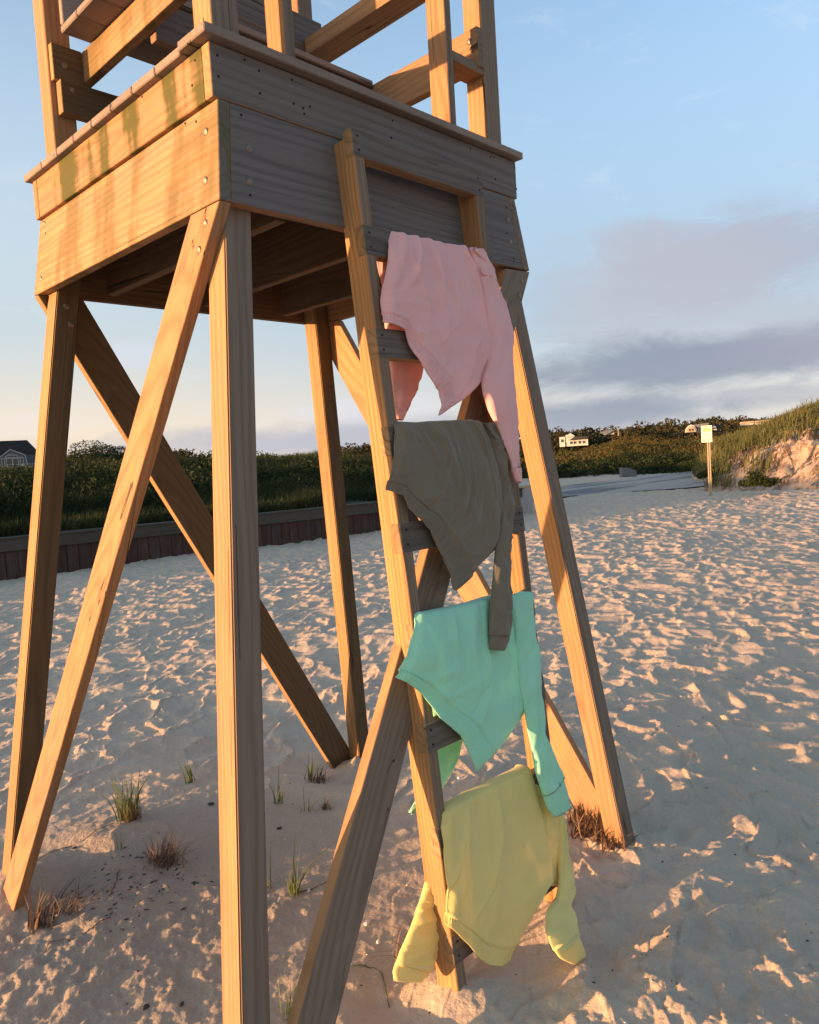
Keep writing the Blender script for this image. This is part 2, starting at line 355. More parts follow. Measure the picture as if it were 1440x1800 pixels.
# ---------------------------------------------------------------- the lifeguard stand
W_, L_, SX, SY, H = 1.4194, 1.3299, .1296, .1034, 2.36
H1, H2, T = .2845, .1428, .038; O = .0385; LG = .0885
X0, Y0, X1, Y1 = .0208, .0276, 1.3985, 1.3007
stand = empty('lifeguard_stand', (W_/2, L_/2, 0), 'tall wooden lifeguard stand with splayed legs and boxed deck on the sand', 'lifeguard stand')
def legpt(sx, sy, x, y, d): return (x+sx*d, y+sy*d, H-d)
def leg(xc, yc, sx, sy, bottom, mat):
    x0 = O if xc == 0 else W_-O-LG; y0 = O if yc == 0 else L_-O-LG
    top = -.27
    a = [(x0, y0), (x0+LG, y0), (x0+LG, y0+LG), (x0, y0+LG)]
    P = [legpt(sx, sy, x, y, top) for x, y in a]
    D = np.array(legpt(sx, sy, 0, 0, bottom))-np.array(legpt(sx, sy, 0, 0, top))
    pts = [v3(p) for p in P]; ext = v3(D)
    # axes: local X down the leg
    z = Vector((0, -1, 0)); x = ext.normalized(); yv = z.cross(x).normalized(); z = x.cross(yv).normalized()
    c = sum(pts, Vector())/4+ext*.5; m = Matrix([[x[i], yv[i], z[i], c[i]] for i in range(3)]+[[0, 0, 0, 1]]); mi = m.inverted()
    bm = bmesh.new(); A = [bm.verts.new(mi @ p) for p in pts]; B = [bm.verts.new(mi @ (p+ext)) for p in pts]
    bm.faces.new(A); bm.faces.new(B[::-1])
    for i in range(4): bm.faces.new((A[i], B[i], B[(i+1) % 4], A[(i+1) % 4]))
    bmesh.ops.recalc_face_normals(bm, faces=bm.faces); bmesh.ops.bevel(bm, geom=bm.edges[:], offset=.004, segments=2, affect='EDGES')
    me = bpy.data.meshes.new('leg'); bm.to_mesh(me); bm.free()
    return link('leg', me, mat, stand, m)
legA = leg(0, 0, -SX, -SY, 2.6, M_front); legB = leg(0, 1, -SX, SY, 2.6, M_brown); legC = leg(1, 0, SX, -SY, 2.6, M_front); legD = leg(1, 1, SX, SY, 2.75, M_brown)
legA['label'] = 'near leg with a greyer front face'; legB['label'] = 'far left leg'; legC['label'] = 'right leg beside the ladder'; legD['label'] = 'far back leg'
e_ = .0015
# lower fascia: side boards run full, front and back boards butt between them
def P(x, y, z): return (x, y, H+z)
lf = slab('fascia_board', [P(0, 0, 0), P(0, L_, 0), P(H1*SX, L_-H1*SY, H1-e_), P(H1*SX, H1*SY, H1-e_)], (T, 0, 0), (0, 1, 0), M_algae2, stand, label='wide lower board of the sunlit side')
rf = slab('fascia_board', [P(W_, 0, 0), P(W_, L_, 0), P(W_-H1*SX, L_-H1*SY, H1-e_), P(W_-H1*SX, H1*SY, H1-e_)], (-T, 0, 0), (0, 1, 0), M_front, stand)
tx = T+e_
ff = slab('fascia_board', [P(tx, .001, 0), P(W_-tx, .001, 0), P(W_-tx-H1*SX, H1*SY+.001, H1-e_), P(tx+H1*SX, H1*SY+.001, H1-e_)], (0, T, 0), (1, 0, 0), M_grey, stand, label='wide grey lower board behind the ladder')
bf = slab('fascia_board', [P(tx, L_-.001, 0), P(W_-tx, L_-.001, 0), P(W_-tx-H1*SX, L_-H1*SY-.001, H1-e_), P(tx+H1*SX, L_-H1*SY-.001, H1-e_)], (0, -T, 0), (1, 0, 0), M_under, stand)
zt = H1+H2
uf = slab('rim_board', [P(X0, Y0, H1), P(X1, Y0, H1), P(X1, Y0, zt), P(X0, Y0, zt)], (0, T, 0), (1, 0, 0), M_grey, stand, label='grey upper front rim board')
ub = slab('rim_board', [P(X0, Y1, H1), P(X1, Y1, H1), P(X1, Y1, zt), P(X0, Y1, zt)], (0, -T, 0), (1, 0, 0), M_brown, stand)
ul = slab('rim_board', [P(X0+.001, Y0+T+e_, H1), P(X0+.001, Y1-T-e_, H1), P(X0+.001, Y1-T-e_, zt), P(X0+.001, Y0+T+e_, zt)], (T, 0, 0), (0, 1, 0), M_algae, stand, label='upper rim board streaked with green algae')
ur = slab('rim_board', [P(X1-.001, Y0+T+e_, H1), P(X1-.001, Y1-T-e_, H1), P(X1-.001, Y1-T-e_, zt), P(X1-.001, Y0+T+e_, zt)], (-T, 0, 0), (0, 1, 0), M_front, stand)
# decking
y = -.004
for k in range(9):
    y1_ = y+.14
    if k == 8: y1_ = 1.322
    xl = -.010 if k == 0 else -.002
    box('deck_board', (xl, y+.0015, H+zt+.0005+(.004 if k == 0 else 0)), (1.41, y1_, H+zt+.0265+(.004 if k == 0 else 0)), (1, 0, 0), M_seat, stand, .003)
    y = y1_+.004
DZ = H+zt+.031
# joists and the middle beam under the deck
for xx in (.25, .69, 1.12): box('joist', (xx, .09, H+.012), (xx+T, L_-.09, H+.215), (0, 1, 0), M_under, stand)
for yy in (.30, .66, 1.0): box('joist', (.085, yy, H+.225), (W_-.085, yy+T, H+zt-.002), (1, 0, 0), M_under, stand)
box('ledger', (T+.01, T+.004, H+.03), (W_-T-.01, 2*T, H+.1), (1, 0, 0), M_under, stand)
# braces (outer face flush with the lower fascia)
def brace_x(side, a_top, b_top, slope, d0, d1, mat, w0):
    pass
# left face: from near leg top to far leg foot
def PL(y, d, off=0.): return (-SX*d+off, y, H-d)
d1 = 2.45
brAB = slab('brace', [PL(.001, .003), PL(.150, .003), PL(.150+.545*(d1), d1), PL(.545*d1+.008, d1)], (T, 0, 0), (-SX, .545, -1), M_wood, stand, label='long sunlit diagonal brace on the left side')
def PF(x, d): return (x, -SY*d, H-d)
brF = slab('brace', [PF(1.262, .012), PF(1.42, .004), PF(1.42-.632*2.5, 2.5), PF(1.255-.632*2.5, 2.5)], (0, T, 0), (-.632, -SY, -1), M_front, stand, label='diagonal brace behind the ladder foot')
def PB(x, d): return (x, L_+SY*d, H-d)
brB = slab('brace', [PB(.0, .003), PB(.175, .003), PB(.180+.604*2.6, 2.6), PB(.012+.604*2.6, 2.6)], (0, -T, 0), (.604, SY, -1), M_brown, stand, label='diagonal brace on the far side')
def PR(y, d): return (W_+SX*d, y, H-d)
brR = slab('brace', [PR(L_-.19, .003), PR(L_-.002, .003), PR(L_+.0-.535*2.6, 2.6), PR(L_-.185-.535*2.6, 2.6)], (-T, 0, 0), (SX, -.535, -1), M_wood, stand, label='diagonal brace on the right side')
# upper posts
p4 = LG
def post(x0, y0, w_, d_, z1, mat, z0=DZ-.0, label=None):
    return box('post', (x0, y0, z0), (x0+w_, y0+d_, z1), (0, 0, 1), mat, stand, .003, label)
post(.036, .030, p4, p4, 4.35, M_front); post(.036, 1.10, p4, p4, 4.35, M_wood); post(1.229, .030, p4, p4, 4.35, M_front); post(1.229, 1.10, p4, p4, 4.35, M_front)
post(.283, .030, .037, .088, 4.35, M_front); post(1.013, .030, .037, .088, 4.35, M_front)
# chair base: rails, seat beams, apron, seat boards, back boards, arm
box('rail', (.057, 1.055, 2.975), (1.27, 1.0985, 3.092), (1, 0, 0), M_brown, stand, label='low cross rail at the back')
box('spacer_block', (.042, 1.072, 3.094), (.152, 1.0985, 3.222), (1, 0, 0), M_brown, stand)
box('seat_beam', (.154, .135, 3.112), (.192, 1.0985, 3.222), (0, 1, 0), M_algae2, stand, label='sunlit seat beam stained green')
box('seat_beam', (1.190, .024, 3.09), (1.2275, 1.0535, 3.235), (0, 1, 0), M_front, stand, label='right seat beam with a bolt near its end')
box('apron_board', (.194, .60, 3.085), (1.188, .638, 3.22), (1, 0, 0), M_grey, stand)
ys = .585
for k in range(3):
    xr = 1.188 if k else 1.19
    box('seat_board', (.05, ys+.0015, 3.2235 if k else 3.2235), (1.1885, ys+.137, 3.2485), (1, 0, 0), M_seat, stand, .004); ys += .1395
zb = 3.2505
for k in range(3):
    lo = zb+k*.142
    box('back_board', (.05, .976, lo), (1.262 if k else 1.2, 1.0, lo+.139), (1, 0, 0), M_seat if k == 0 else M_grey, stand, .003)
box('front_rail', (1.0515, .031, 3.07), (1.2275, .119, 3.104), (1, 0, 0), M_front, stand)
box('armrest', (1.15, .10, 3.49), (1.275, .972, 3.566), (0, 1, 0), M_front, stand)
# bolts
def bolt(parent, p, n, r=.011):
    n = v3(n).normalized(); bm = bmesh.new()
    bmesh.ops.create_uvsphere(bm, u_segments=12, v_segments=8, radius=r)
    for v in bm.verts: v.co.z *= .38
    for f in bm.faces: f.smooth = True
    me = bpy.data.meshes.new('bolt'); bm.to_mesh(me); bm.free()
    q = n.to_track_quat('Z', 'Y'); return link('bolt', me, M_bolt, parent, Matrix.Translation(v3(p)) @ q.to_matrix().to_4x4())
nL = (-1, 0, -SX)
for (px, py) in ((362, 232), (361, 318), (78, 394), (72, 491)):
    q = ONP(px, py, (1, 0, -SX), -SX*H); q = (q[0], q[1], q[2]); bolt(lf, q, nL, .012)
for (px, py) in ((361, 393), (350, 440)): bolt(brAB, ONP(px, py, (1, 0, -SX), -SX*H), nL, .012)
for (px, py) in ((438, 262), (439, 320), (893, 387), (897, 426)): bolt(ff, ONP(px, py, (0, 1, -SY), -SY*H+.001), (0, -1, -SY), .012)
for (px, py) in ((917, 496), (913, 520)): bolt(brF, ONP(px, py, (0, 1, -SY), -SY*H), (0, -1, -SY), .012)
for (px, py) in ((117, 538), (125, 570)): bolt(legB, ONP(px, py, (0, 1, SY), L_-O-LG+SY*H), (0, -1, 0), .013)
bolt(stand, ONP(825, 73, (1, 0, 0), 1.19), (-1, 0, 0), .013); bolt(stand, ONP(114, 116, (0, 1, 0), 1.072), (0, -1, 0), .012); bolt(stand, ONP(128, 159, (0, 1, 0), 1.055), (0, -1, 0), .011)
def nails(parent, plist, n, mat=M_nail):
    n = v3(n).normalized(); q = n.to_track_quat('Z', 'Y').to_matrix().to_4x4(); bm = bmesh.new()
    for p in plist: bmesh.ops.create_cone(bm, cap_ends=True, segments=8, radius1=.0042, radius2=.0036, depth=.003, matrix=Matrix.Translation(v3(p)) @ q)
    me = bpy.data.meshes.new('nail_heads'); bm.to_mesh(me); bm.free(); o = link('nail_heads', me, mat, parent); o['kind'] = 'stuff'; return o
nails(stand, [ONP(px, py, (0, 1, 0), Y0) for px, py in ((382, 97), (384, 134), (430, 105), (455, 124), (457, 164), (513, 140), (516, 182), (533, 190), (535, 200), (545, 187), (690, 212), (688, 242), (862, 276), (868, 277), (905, 295), (908, 332), (871, 315), (827, 262))], (0, -1, 0))
nails(stand, [ONP(px, py, (1, 0, 0), X0+.001) for px, py in ((343, 106), (338, 150), (250, 170))], (-1, 0, 0))
nails(stand, [ONP(px, py, (1, 0, -SX), -SX*H) for px, py in ((326, 217), (345, 214), (80, 410))], nL)
nails(stand, [ONP(px, py, (0, 1, -SY), -SY*H+.001) for px, py in ((424, 202), (891, 365), (903, 455), (891, 410), (440, 343))], (0, -1, -SY))

# ---------------------------------------------------------------- the ladder
YF, K, XL, XR, WR, DR = -.0778, .0885, .4450, 1.0680, .0437, .0872
ln = math.sqrt(1+K*K); LD = np.array([0, -K, -1])/ln; LN = np.array([0, -1, K])/ln
def LP(x, s, n=0.): return np.array([x, YF, H])+LD*s+LN*n
ladder = empty('ladder', (.76, YF-K*2.36, 0), 'wooden ladder with notched rungs leaning against the lifeguard stand', 'ladder')
dn = -DR/ln
def rail(x0, label):
    s0, s1 = -.268, 2.56
    slab('rail', [LP(x0, s0, 0), LP(x0, s1, 0), LP(x0, s1, dn), LP(x0, s0, dn)], (WR, 0, 0), LD, M_rail, ladder, .003, label)
rail(XL, 'sunlit near rail'); rail(XR-WR, 'far rail partly hidden by the shirts')
rungs = [-.288, .008, .322, .621, .918, 1.228, 1.532, 1.850, 2.180]
for s in rungs:
    hh = .09 if s > -.2 else .086
    r = slab('rung', [LP(XL-.002, s, .002), LP(XR+.002, s, .002), LP(XR+.002, s+hh, .002), LP(XL-.002, s+hh, .002)], -LN*.040, (1, 0, 0), M_rung, ladder, .002)
    nails(r, [LP(x, s+q, .002) for x in (XL+.022, XR-.022) for q in (.022, .066)], tuple(LN))

# ---------------------------------------------------------------- sweatshirts
def ONL(px, py, n=0.):
    """image point of the photograph on the plane n metres in front of the ladder face"""
    N = LN; return ONP(px, py, N, float(N @ np.array([0, YF, H]))+n)
def curve(pts, n):
    p = np.array(pts, float); d = np.concatenate([[0], np.cumsum(np.hypot(*(p[1:]-p[:-1]).T))]); t = np.linspace(0, d[-1], n)
    # Catmull-Rom-ish smoothing of the polyline
    q = np.stack([np.interp(t, d, p[:, 0]), np.interp(t, d, p[:, 1])], 1)
    for _ in range(2): q[1:-1] = .25*q[:-2]+.5*q[1:-1]+.25*q[2:]
    return q
def cloth_panel(parent, mat, top, left, bottom, right, rung_s, seed, hem=.11, folds=1., back=.16, name='body'):
    nu, nv = 270, 120
    T_, B_ = curve(top, nu), curve(bottom, nu); Lc, Rc = curve(left, nv), curve(right, nv)
    u = np.linspace(0, 1, nu)[:, None, None]; v = np.linspace(0, 1, nv)[None, :, None]
    S = (1-v)*T_[:, None]+v*B_[:, None]+(1-u)*Lc[None]+u*Rc[None]-((1-u)*(1-v)*T_[0]+u*(1-v)*T_[-1]+(1-u)*v*B_[0]+u*v*B_[-1])
    U = np.repeat(u[:, :, 0], nv, 1); Vv = np.repeat(v[:, :, 0], nu, 0)
    ph = seed*1.7
    wu = U+.05*np.sin(3.1*Vv+ph)+.07*vnoise(U*3+seed, Vv*2.2, seed)
    f = np.zeros_like(U); rs = np.random.default_rng(seed)
    for k in range(6):
        c_, wd, am = .06+.16*k+.07*rs.random(), rs.uniform(.022, .075), rs.uniform(.25, 1.)
        cc = c_+rs.uniform(-.22, .22)*Vv
        life = np.exp(-((Vv-rs.uniform(-.1, .5))/rs.uniform(.25, .6))**2)
        f += am*life*np.exp(-((wu-cc)/wd)**2)
    for k in range(5):
        a0_, b0_, wd = rs.uniform(0, .9), rs.uniform(-.5, .7), rs.uniform(.008, .018)
        q_ = U-(a0_+b0_*Vv)+.04*vnoise(Vv*4, U*0, seed+k); f += rs.uniform(.25, .5)*np.where(q_ > 0, np.exp(-(q_/wd)**2), np.exp(-(q_/(wd*4))**2))*np.exp(-((Vv-rs.uniform(.2, .8))/.28)**2)
    f += .55*fbm(wu*4+Vv*1.5, Vv*3.2-wu, seed+3, 4)+.35*(1-3*np.abs(vnoise(wu*5+Vv*3, Vv*4, seed+4)))*np.clip(Vv-.2, 0, 1)
    f = f*.017*folds*np.clip(Vv*5+.45, 0, 1)
    edge = np.minimum(U, 1-U); roll = -.014*np.exp(-(edge/.035)**2)
    belly = .020*np.sin(np.clip(Vv, 0, 1)*2.6)
    # hem band: step and fine ribbing
    hv = np.clip((Vv-(1-hem))/.01, 0, 1)
    seam = -.0035*np.exp(-((Vv-(1-hem))/.008)**2)+.0025*np.exp(-((Vv-(1-hem)+.022)/.009)**2)
    rib = (.0011*np.sin(U*400)+.005*np.sin(U*8.5+seed))*hv*np.clip((1-Vv)*30, .4, 1)
    gath = .0035*np.sin(U*46+3*vnoise(U*9, Vv*2, seed+9))*np.exp(-(Vv/.10)**2)*np.clip(vnoise(U*6, Vv*0, seed+8)+.45, 0, 1); rib = rib+gath
    n_ = .014+f+roll+belly+seam+rib
    Pts = np.zeros((nu, nv, 3))
    base = np.array([0, YF, H]); Nd = LN
    R3 = AX[0][None, None]*((S[..., 0]-720)/FPX)[..., None]-AX[1][None, None]*((S[..., 1]-900)/FPX)[..., None]+AX[2][None, None]
    tt = (Nd @ base+.02-Nd @ CAM)/(R3 @ Nd)
    Pts = CAM+R3*tt[..., None]+Nd*(n_-.02)[..., None]
    # over the rung and down the back
    nb = 26; topr = Pts[:, 0]; ext = np.zeros((nu, nb, 3)); upv = -LD
    for j in range(nb):
        if j < 10:
            a = (j+1)/10*math.pi; off = upv*.011*math.sin(a)-Nd*(.03*(1-math.cos(a)))
        else:
            q = (j-9)/(nb-10); off = -Nd*.06-upv*(back*q)*(1+.25*np.sin(seed+3*u[:, 0, 0]*5))[:, None]+Nd*(.006*np.sin(u[:, 0, 0]*24+j*.3))[:, None]
        ext[:, nb-1-j] = topr+off
    A = np.concatenate([ext, Pts], 1); nvt = nv+nb
    me = npmesh(name, A.reshape(-1, 3), gridfaces(nu, nvt), True)
    o = link(name, me, mat, parent, Matrix())
    md = o.modifiers.new('thickness', 'SOLIDIFY'); md.thickness = .005; md.offset = 0
    return o
def tube(name, parent, mat, Lp, Rp, n0=.03, n1=.03, depth=.33, seed=1, nt=90, cap=True, bumpy=.0055, plane=None, ribs=False, maxd=.028, pw=1.):
    a = curve(Lp, nt); b = curve(Rp, nt); t = np.linspace(0, 1, nt)
    A = np.array([ONL(*q) if plane is None else ONP(*q, *plane) for q in a]); B = np.array([ONL(*q) if plane is None else ONP(*q, *plane) for q in b])
    N = LN if plane is None else -np.array(plane[0])/np.linalg.norm(plane[0])
    offs = n0+(n1-n0)*t**pw; off = offs[:, None]*N
    if plane is None: A = np.array([ONL(*q, n_) for q, n_ in zip(a, offs)]); B = np.array([ONL(*q, n_) for q, n_ in zip(b, offs)]); off = off*0
    c_ = (A+B)/2+off; h = (B-A)/2; hl = np.linalg.norm(h, axis=1)
    dep = np.minimum(hl*depth+.004, maxd); nr = 28; ph = np.linspace(0, 2*math.pi, nr, endpoint=False)
    V = np.zeros((nr, nt, 3))
    for i, p in enumerate(ph):
        cw = math.cos(p); sw = math.sin(p); sg = (abs(cw)**.85)*(1 if cw > 0 else -1)
        wr = bumpy*(fbm(np.full(nt, i*0+cw*2.2+seed), t*9+sw, seed, 3)*2.2+.9*(1-3.2*np.abs(vnoise(t*13+cw*1.3, np.full(nt, cw*1.1+seed*3.), seed+5)))*np.clip(sw+.3, 0, 1))
        if ribs: wr = wr*.2+.0009*math.sin(p*24)
        V[i] = c_+h*sg+N*(dep*sw+wr*(1 if sw > -.2 else .3))[:, None]
    V = V.reshape(-1, 3); F = [gridfaces(nr, nt, True)]
    if cap:
        i0 = np.arange(nr)*nt; Fc = []
        last = V.reshape(nr, nt, 3)[:, -1]; inn = c_[-1]+(last-c_[-1])*.8-(c_[-1]-c_[-4])*1.0; cen = len(V)+nr; V = np.vstack([V, inn, c_[0]+0*N, c_[-1]-(c_[-1]-c_[-5])*1.1]); rim = len(V)-2-nr
        F.append(np.array([[i0[i]+nt-1, i0[(i+1) % nr]+nt-1, rim+(i+1) % nr, rim+i] for i in range(nr)]))
        Fc = [[i0[(i+1) % nr], i0[i], cen] for i in range(nr)]+[[rim+i, rim+(i+1) % nr, cen+1] for i in range(nr)]
        F.append(np.array(Fc))
    me = npmesh(name, V, F, True); return link(name, me, mat, parent, Matrix())
def band(name, parent, mat, pts, w_, n0=.03, seed=0):
    """ribbed neckband along a line of image points"""
    q = curve(pts, 40); P_ = np.array([ONL(*p, n0) for p in q]); tg = np.gradient(P_, axis=0); tg /= np.linalg.norm(tg, axis=1)[:, None]
    nr = 10; V = np.zeros((nr, 40, 3)); side = np.cross(tg, LN)
    for i in range(nr):
        p = 2*math.pi*i/nr; V[i] = P_+side*w_*math.cos(p)+LN*.005*math.sin(p)
    return link(name, npmesh(name, V.reshape(-1, 3), gridfaces(nr, 40, True), True), mat, parent, Matrix())
def shirt(name, label, at):
    o = empty(name, tuple(at), label, 'sweatshirt', 'sweatshirts hung over the ladder rungs'); return o
# pink
sh = shirt('sweatshirt', 'pink sweatshirt hung over the high rung just below the deck', ONL(760, 430))
cloth_panel(sh, M_pink, [(692, 406), (700, 409), (730, 417), (770, 426), (800, 432), (831, 436)], [(692, 406), (689, 425), (683, 462), (674, 500), (672, 530), (674, 566)],
  [(674, 566), (690, 572), (710, 580), (722, 611), (745, 657), (758, 678), (768, 688), (774, 712), (769, 731), (785, 722)],
  [(831, 436), (842, 470), (850, 520), (858, 560), (872, 600), (878, 617), (862, 634), (848, 668), (836, 683), (812, 703), (785, 722)], 0, 3, .10, 1.15)
sl_ = tube('sleeve', sh, M_pink, [(824, 436), (834, 470), (843, 515), (852, 560), (860, 600), (856, 640), (847, 665), (850, 690), (862, 724), (878, 758), (890, 785), (899, 810), (902, 826)],
  [(846, 440), (864, 470), (876, 505), (891, 550), (898, 580), (899, 617), (901, 669), (905, 712), (909, 765), (912, 800), (914, 824)], .012, .04, .27, 4)
tube('cuff', sl_, M_pink, [(901, 824), (904, 834), (909, 847)], [(914, 822), (915, 834), (915, 849)], .04, .04, .5, 5, 16, ribs=True)
band('neckband', sh, M_pink, [(834, 437), (845, 447), (856, 458), (864, 472)], .009, .03)
band('neckband_edge', sh, M_pink, [(846, 470), (848, 480), (856, 484), (865, 483)], .004, .036)
PB_ = ((0, 1, -K), YF-K*H+.10)   # a plane behind the ladder
def plane_back(dy): return ((0., 1., -K), YF-K*H+dy)
s2 = tube('sleeve', sh, M_pink, [(672, 520), (678, 600), (686, 650), (690, 698), (694, 722)], [(740, 520), (752, 600), (742, 660), (731, 690), (718, 716), (716, 722)], .0, .0, .3, 6, plane=plane_back(.13))
tube('cuff', s2, M_pink, [(693, 720), (695, 730), (698, 737)], [(717, 720), (713, 728), (708, 739)], 0, 0, .4, 7, 16, plane=plane_back(.13), ribs=True)
# olive
sh = shirt('sweatshirt', 'olive brown sweatshirt hung over the rung below the pink one', ONL(785, 760))
cloth_panel(sh, M_olive, [(700, 746), (740, 747), (780, 744), (820, 742), (855, 744)], [(700, 746), (698, 765), (693, 796), (686, 830), (683, 860)],
  [(683, 860), (696, 866), (709, 871), (716, 892), (735, 914), (754, 932), (767, 963), (784, 994), (791, 1010), (793, 1036), (803, 1038)],
  [(855, 744), (868, 775), (877, 810), (883, 850), (888, 890), (884, 936), (873, 963), (842, 994), (828, 1014), (803, 1038)], 0, 5, .13, 1.2)
band('neckband', sh, M_olive, [(857, 745), (868, 764), (878, 775), (890, 776)], .008, .03)
tube('shoulder', sh, M_olive, [(848, 744), (860, 775), (870, 815), (877, 850), (882, 880)], [(872, 746), (889, 775), (891, 790), (893, 830), (898, 880)], .008, .02, .3, 8, 50)
sl_ = tube('sleeve', sh, M_olive, [(880, 835), (880, 885), (877, 933), (871, 965), (866, 1035), (862, 1085), (861, 1118)], [(898, 855), (903, 890), (899, 936), (896, 985), (896, 1030), (901, 1075), (896, 1117)], .02, .05, .27, 9)
tube('cuff', sl_, M_olive, [(862, 1117), (861, 1130), (861, 1141)], [(896, 1116), (893, 1130), (887, 1144)], .05, .05, .22, 10, 16, ribs=True)
# green
sh = shirt('sweatshirt', 'mint green sweatshirt hung over the rung between the olive and yellow ones', ONL(820, 1075))
cloth_panel(sh, M_green, [(737, 1083), (760, 1082), (800, 1074), (840, 1064), (870, 1055), (903, 1044)], [(737, 1083), (731, 1105), (722, 1130), (708, 1165), (697, 1191)],
  [(697, 1191), (716, 1202), (737, 1217), (757, 1240), (773, 1262), (790, 1277), (807, 1294), (823, 1325), (836, 1355), (845, 1355)],
  [(903, 1044), (908, 1080), (914, 1120), (918, 1165), (923, 1213), (926, 1243), (915, 1262), (893, 1295), (868, 1329), (845, 1355)], 0, 8, .13, .9, .2)
sl_ = tube('sleeve', sh, M_green, [(892, 1047), (898, 1080), (905, 1120), (909, 1168), (914, 1213), (926, 1270), (936, 1320), (942, 1358), (955, 1400)], [(933, 1041), (936, 1060), (940, 1120), (951, 1172), (953, 1225), (957, 1290), (973, 1330), (990, 1368)], .014, .06, .25, 11)
tube('cuff', sl_, M_green, [(955, 1400), (962, 1420), (973, 1437)], [(990, 1368), (997, 1390), (1002, 1417)], .06, .06, .2, 12, 16, ribs=True)
band('neckband', sh, M_green, [(905, 1046), (916, 1042), (926, 1043), (933, 1043)], .006, .02)
tube('sleeve', sh, M_green, [(745, 1180), (765, 1290), (752, 1350), (735, 1400), (719, 1428)], [(800, 1200), (815, 1290), (800, 1340), (776, 1390), (724, 1432)], .0, .0, .25, 13, plane=plane_back(.11))
# yellow
_q = ONP(1000, 1680, (0, 0, 1), .035); _q = ONP(1000, 1680, (0, 0, 1), gh(_q[0], _q[1])+.04); NG = float(LN @ (_q-np.array([0, YF, H])))
sh = shirt('sweatshirt', 'pale yellow sweatshirt hung over the low rung, sleeves trailing on the sand', ONL(870, 1410))
cloth_panel(sh, M_yellow, [(786, 1438), (800, 1426), (819, 1415), (845, 1401), (870, 1388), (905, 1371), (938, 1354)], [(786, 1438), (782, 1455), (781, 1507), (785, 1571), (788, 1626)],
  [(788, 1626), (803, 1641), (822, 1661), (840, 1684), (858, 1695), (880, 1698), (892, 1690), (892, 1660)],
  [(938, 1354), (948, 1390), (960, 1430), (965, 1480), (972, 1542), (964, 1554), (943, 1589), (918, 1620), (892, 1660)], 0, 11, .10, .7, .25)
tube('body_back', sh, M_yellow, [(940, 1378), (950, 1440), (955, 1500), (958, 1556)], [(984, 1398), (992, 1470), (994, 1520), (992, 1560)], .006, .006, .12, 14, 40)
sl_ = tube('sleeve', sh, M_yellow, [(970, 1395), (980, 1440), (982, 1500), (983, 1555), (978, 1582), (962, 1603), (961, 1640), (975, 1672)], [(986, 1400), (996, 1480), (1009, 1548), (1012, 1568), (1003, 1591), (1011, 1612), (1013, 1628), (1016, 1646)], .012, NG, .24, 15, pw=3.)
tube('cuff', sl_, M_yellow, [(974, 1670), (984, 1685), (1008, 1696)], [(1016, 1644), (1023, 1658), (1030, 1676)], NG+.004, NG+.012, .16, 16, 16, ribs=True)
tube('sleeve', sh, M_yellow, [(752, 1540), (740, 1578), (723, 1630), (704, 1672), (695, 1695)], [(800, 1560), (800, 1600), (785, 1640), (770, 1670), (757, 1705)], .0, .0, .22, 17, plane=plane_back(.08))
tube('cuff', sh, M_yellow, [(696, 1692), (691, 1708), (693, 1724)], [(758, 1702), (752, 1716), (741, 1726)], 0, 0, .16, 18, 16, plane=plane_back(.08), ribs=True)

# ---------------------------------------------------------------- timber bulkhead on the left
WL = [(-6., 13.3), (4.3, 12.52), (7.0, 11.93), (10.95, 11.30), (15.9, 10.52)]
wall = empty('bulkhead', (7, 12, 0), 'low dark timber bulkhead with a grey cap rail holding back the dune', 'bulkhead')
def wall_at(s):
    for (a, b) in zip(WL[:-1], WL[1:]):
        l = math.dist(a, b)
        if s <= l or b is WL[-1]: return a[0]+(b[0]-a[0])*s/l, a[1]+(b[1]-a[1])*s/l, math.atan2(b[1]-a[1], b[0]-a[0])
        s -= l
total = sum(math.dist(a, b) for a, b in zip(WL[:-1], WL[1:]))
pl_meshes = []
for k in range(5):
    bm = bmesh.new(); bmesh.ops.create_cube(bm, size=1)
    wd = .19+.008*k
    for v in bm.verts: v.co = Vector((v.co.x*.62, v.co.y*wd, v.co.z*.045))
    bmesh.ops.bevel(bm, geom=bm.edges[:], offset=.006, segments=1, affect='EDGES')
    me = bpy.data.meshes.new('plank'); bm.to_mesh(me); bm.free(); me.materials.append(M_plank); pl_meshes.append((me, wd))
s = 5.; i = 0
while s < total:
    me, wd = pl_meshes[random.randrange(5)]; s += wd/2+.006
    if s > total: break
    x, y, a = wall_at(s); xa = Vector((0, 0, 1)); ya = Vector((math.cos(a), math.sin(a), 0)); za = xa.cross(ya)
    pr = random.uniform(-.008, .008)
    m = Matrix([[xa[i_], ya[i_], za[i_], 0] for i_ in range(3)]+[[0, 0, 0, 1]]); m.translation = Vector((x, y, .24+random.uniform(-.01, .01)))+za*pr
    link('plank', me, None, wall, m); s += wd/2
for (a, b) in zip(WL[:-1], WL[1:]):
    d = Vector((b[0]-a[0], b[1]-a[1], 0)); l = d.length; d.normalize(); n = Vector((-d.y, d.x, 0)); k0 = 0.
    while k0 < l-.01:
        k1 = min(l, k0+3.6); p0 = Vector((*a, 0))+d*(k0+.003); p1 = Vector((*a, 0))+d*(k1-.003)
        slab('cap_rail', [p0-n*.075+Vector((0, 0, .49)), p1-n*.075+Vector((0, 0, .49)), p1-n*.075+Vector((0, 0, .70)), p0-n*.075+Vector((0, 0, .70))], n*.05, d, M_bulk, wall, .004)
        slab('cap_board', [p0-n*.10+Vector((0, 0, .702)), p1-n*.10+Vector((0, 0, .702)), p1+n*.12+Vector((0, 0, .702)), p0+n*.12+Vector((0, 0, .702))], (0, 0, .038), d, M_bulk, wall, .004)
        k0 = k1
M_conc = plain('pale_grey_concrete', (.30, .30, .31), .85, .2, 0, .2, 6, .2)

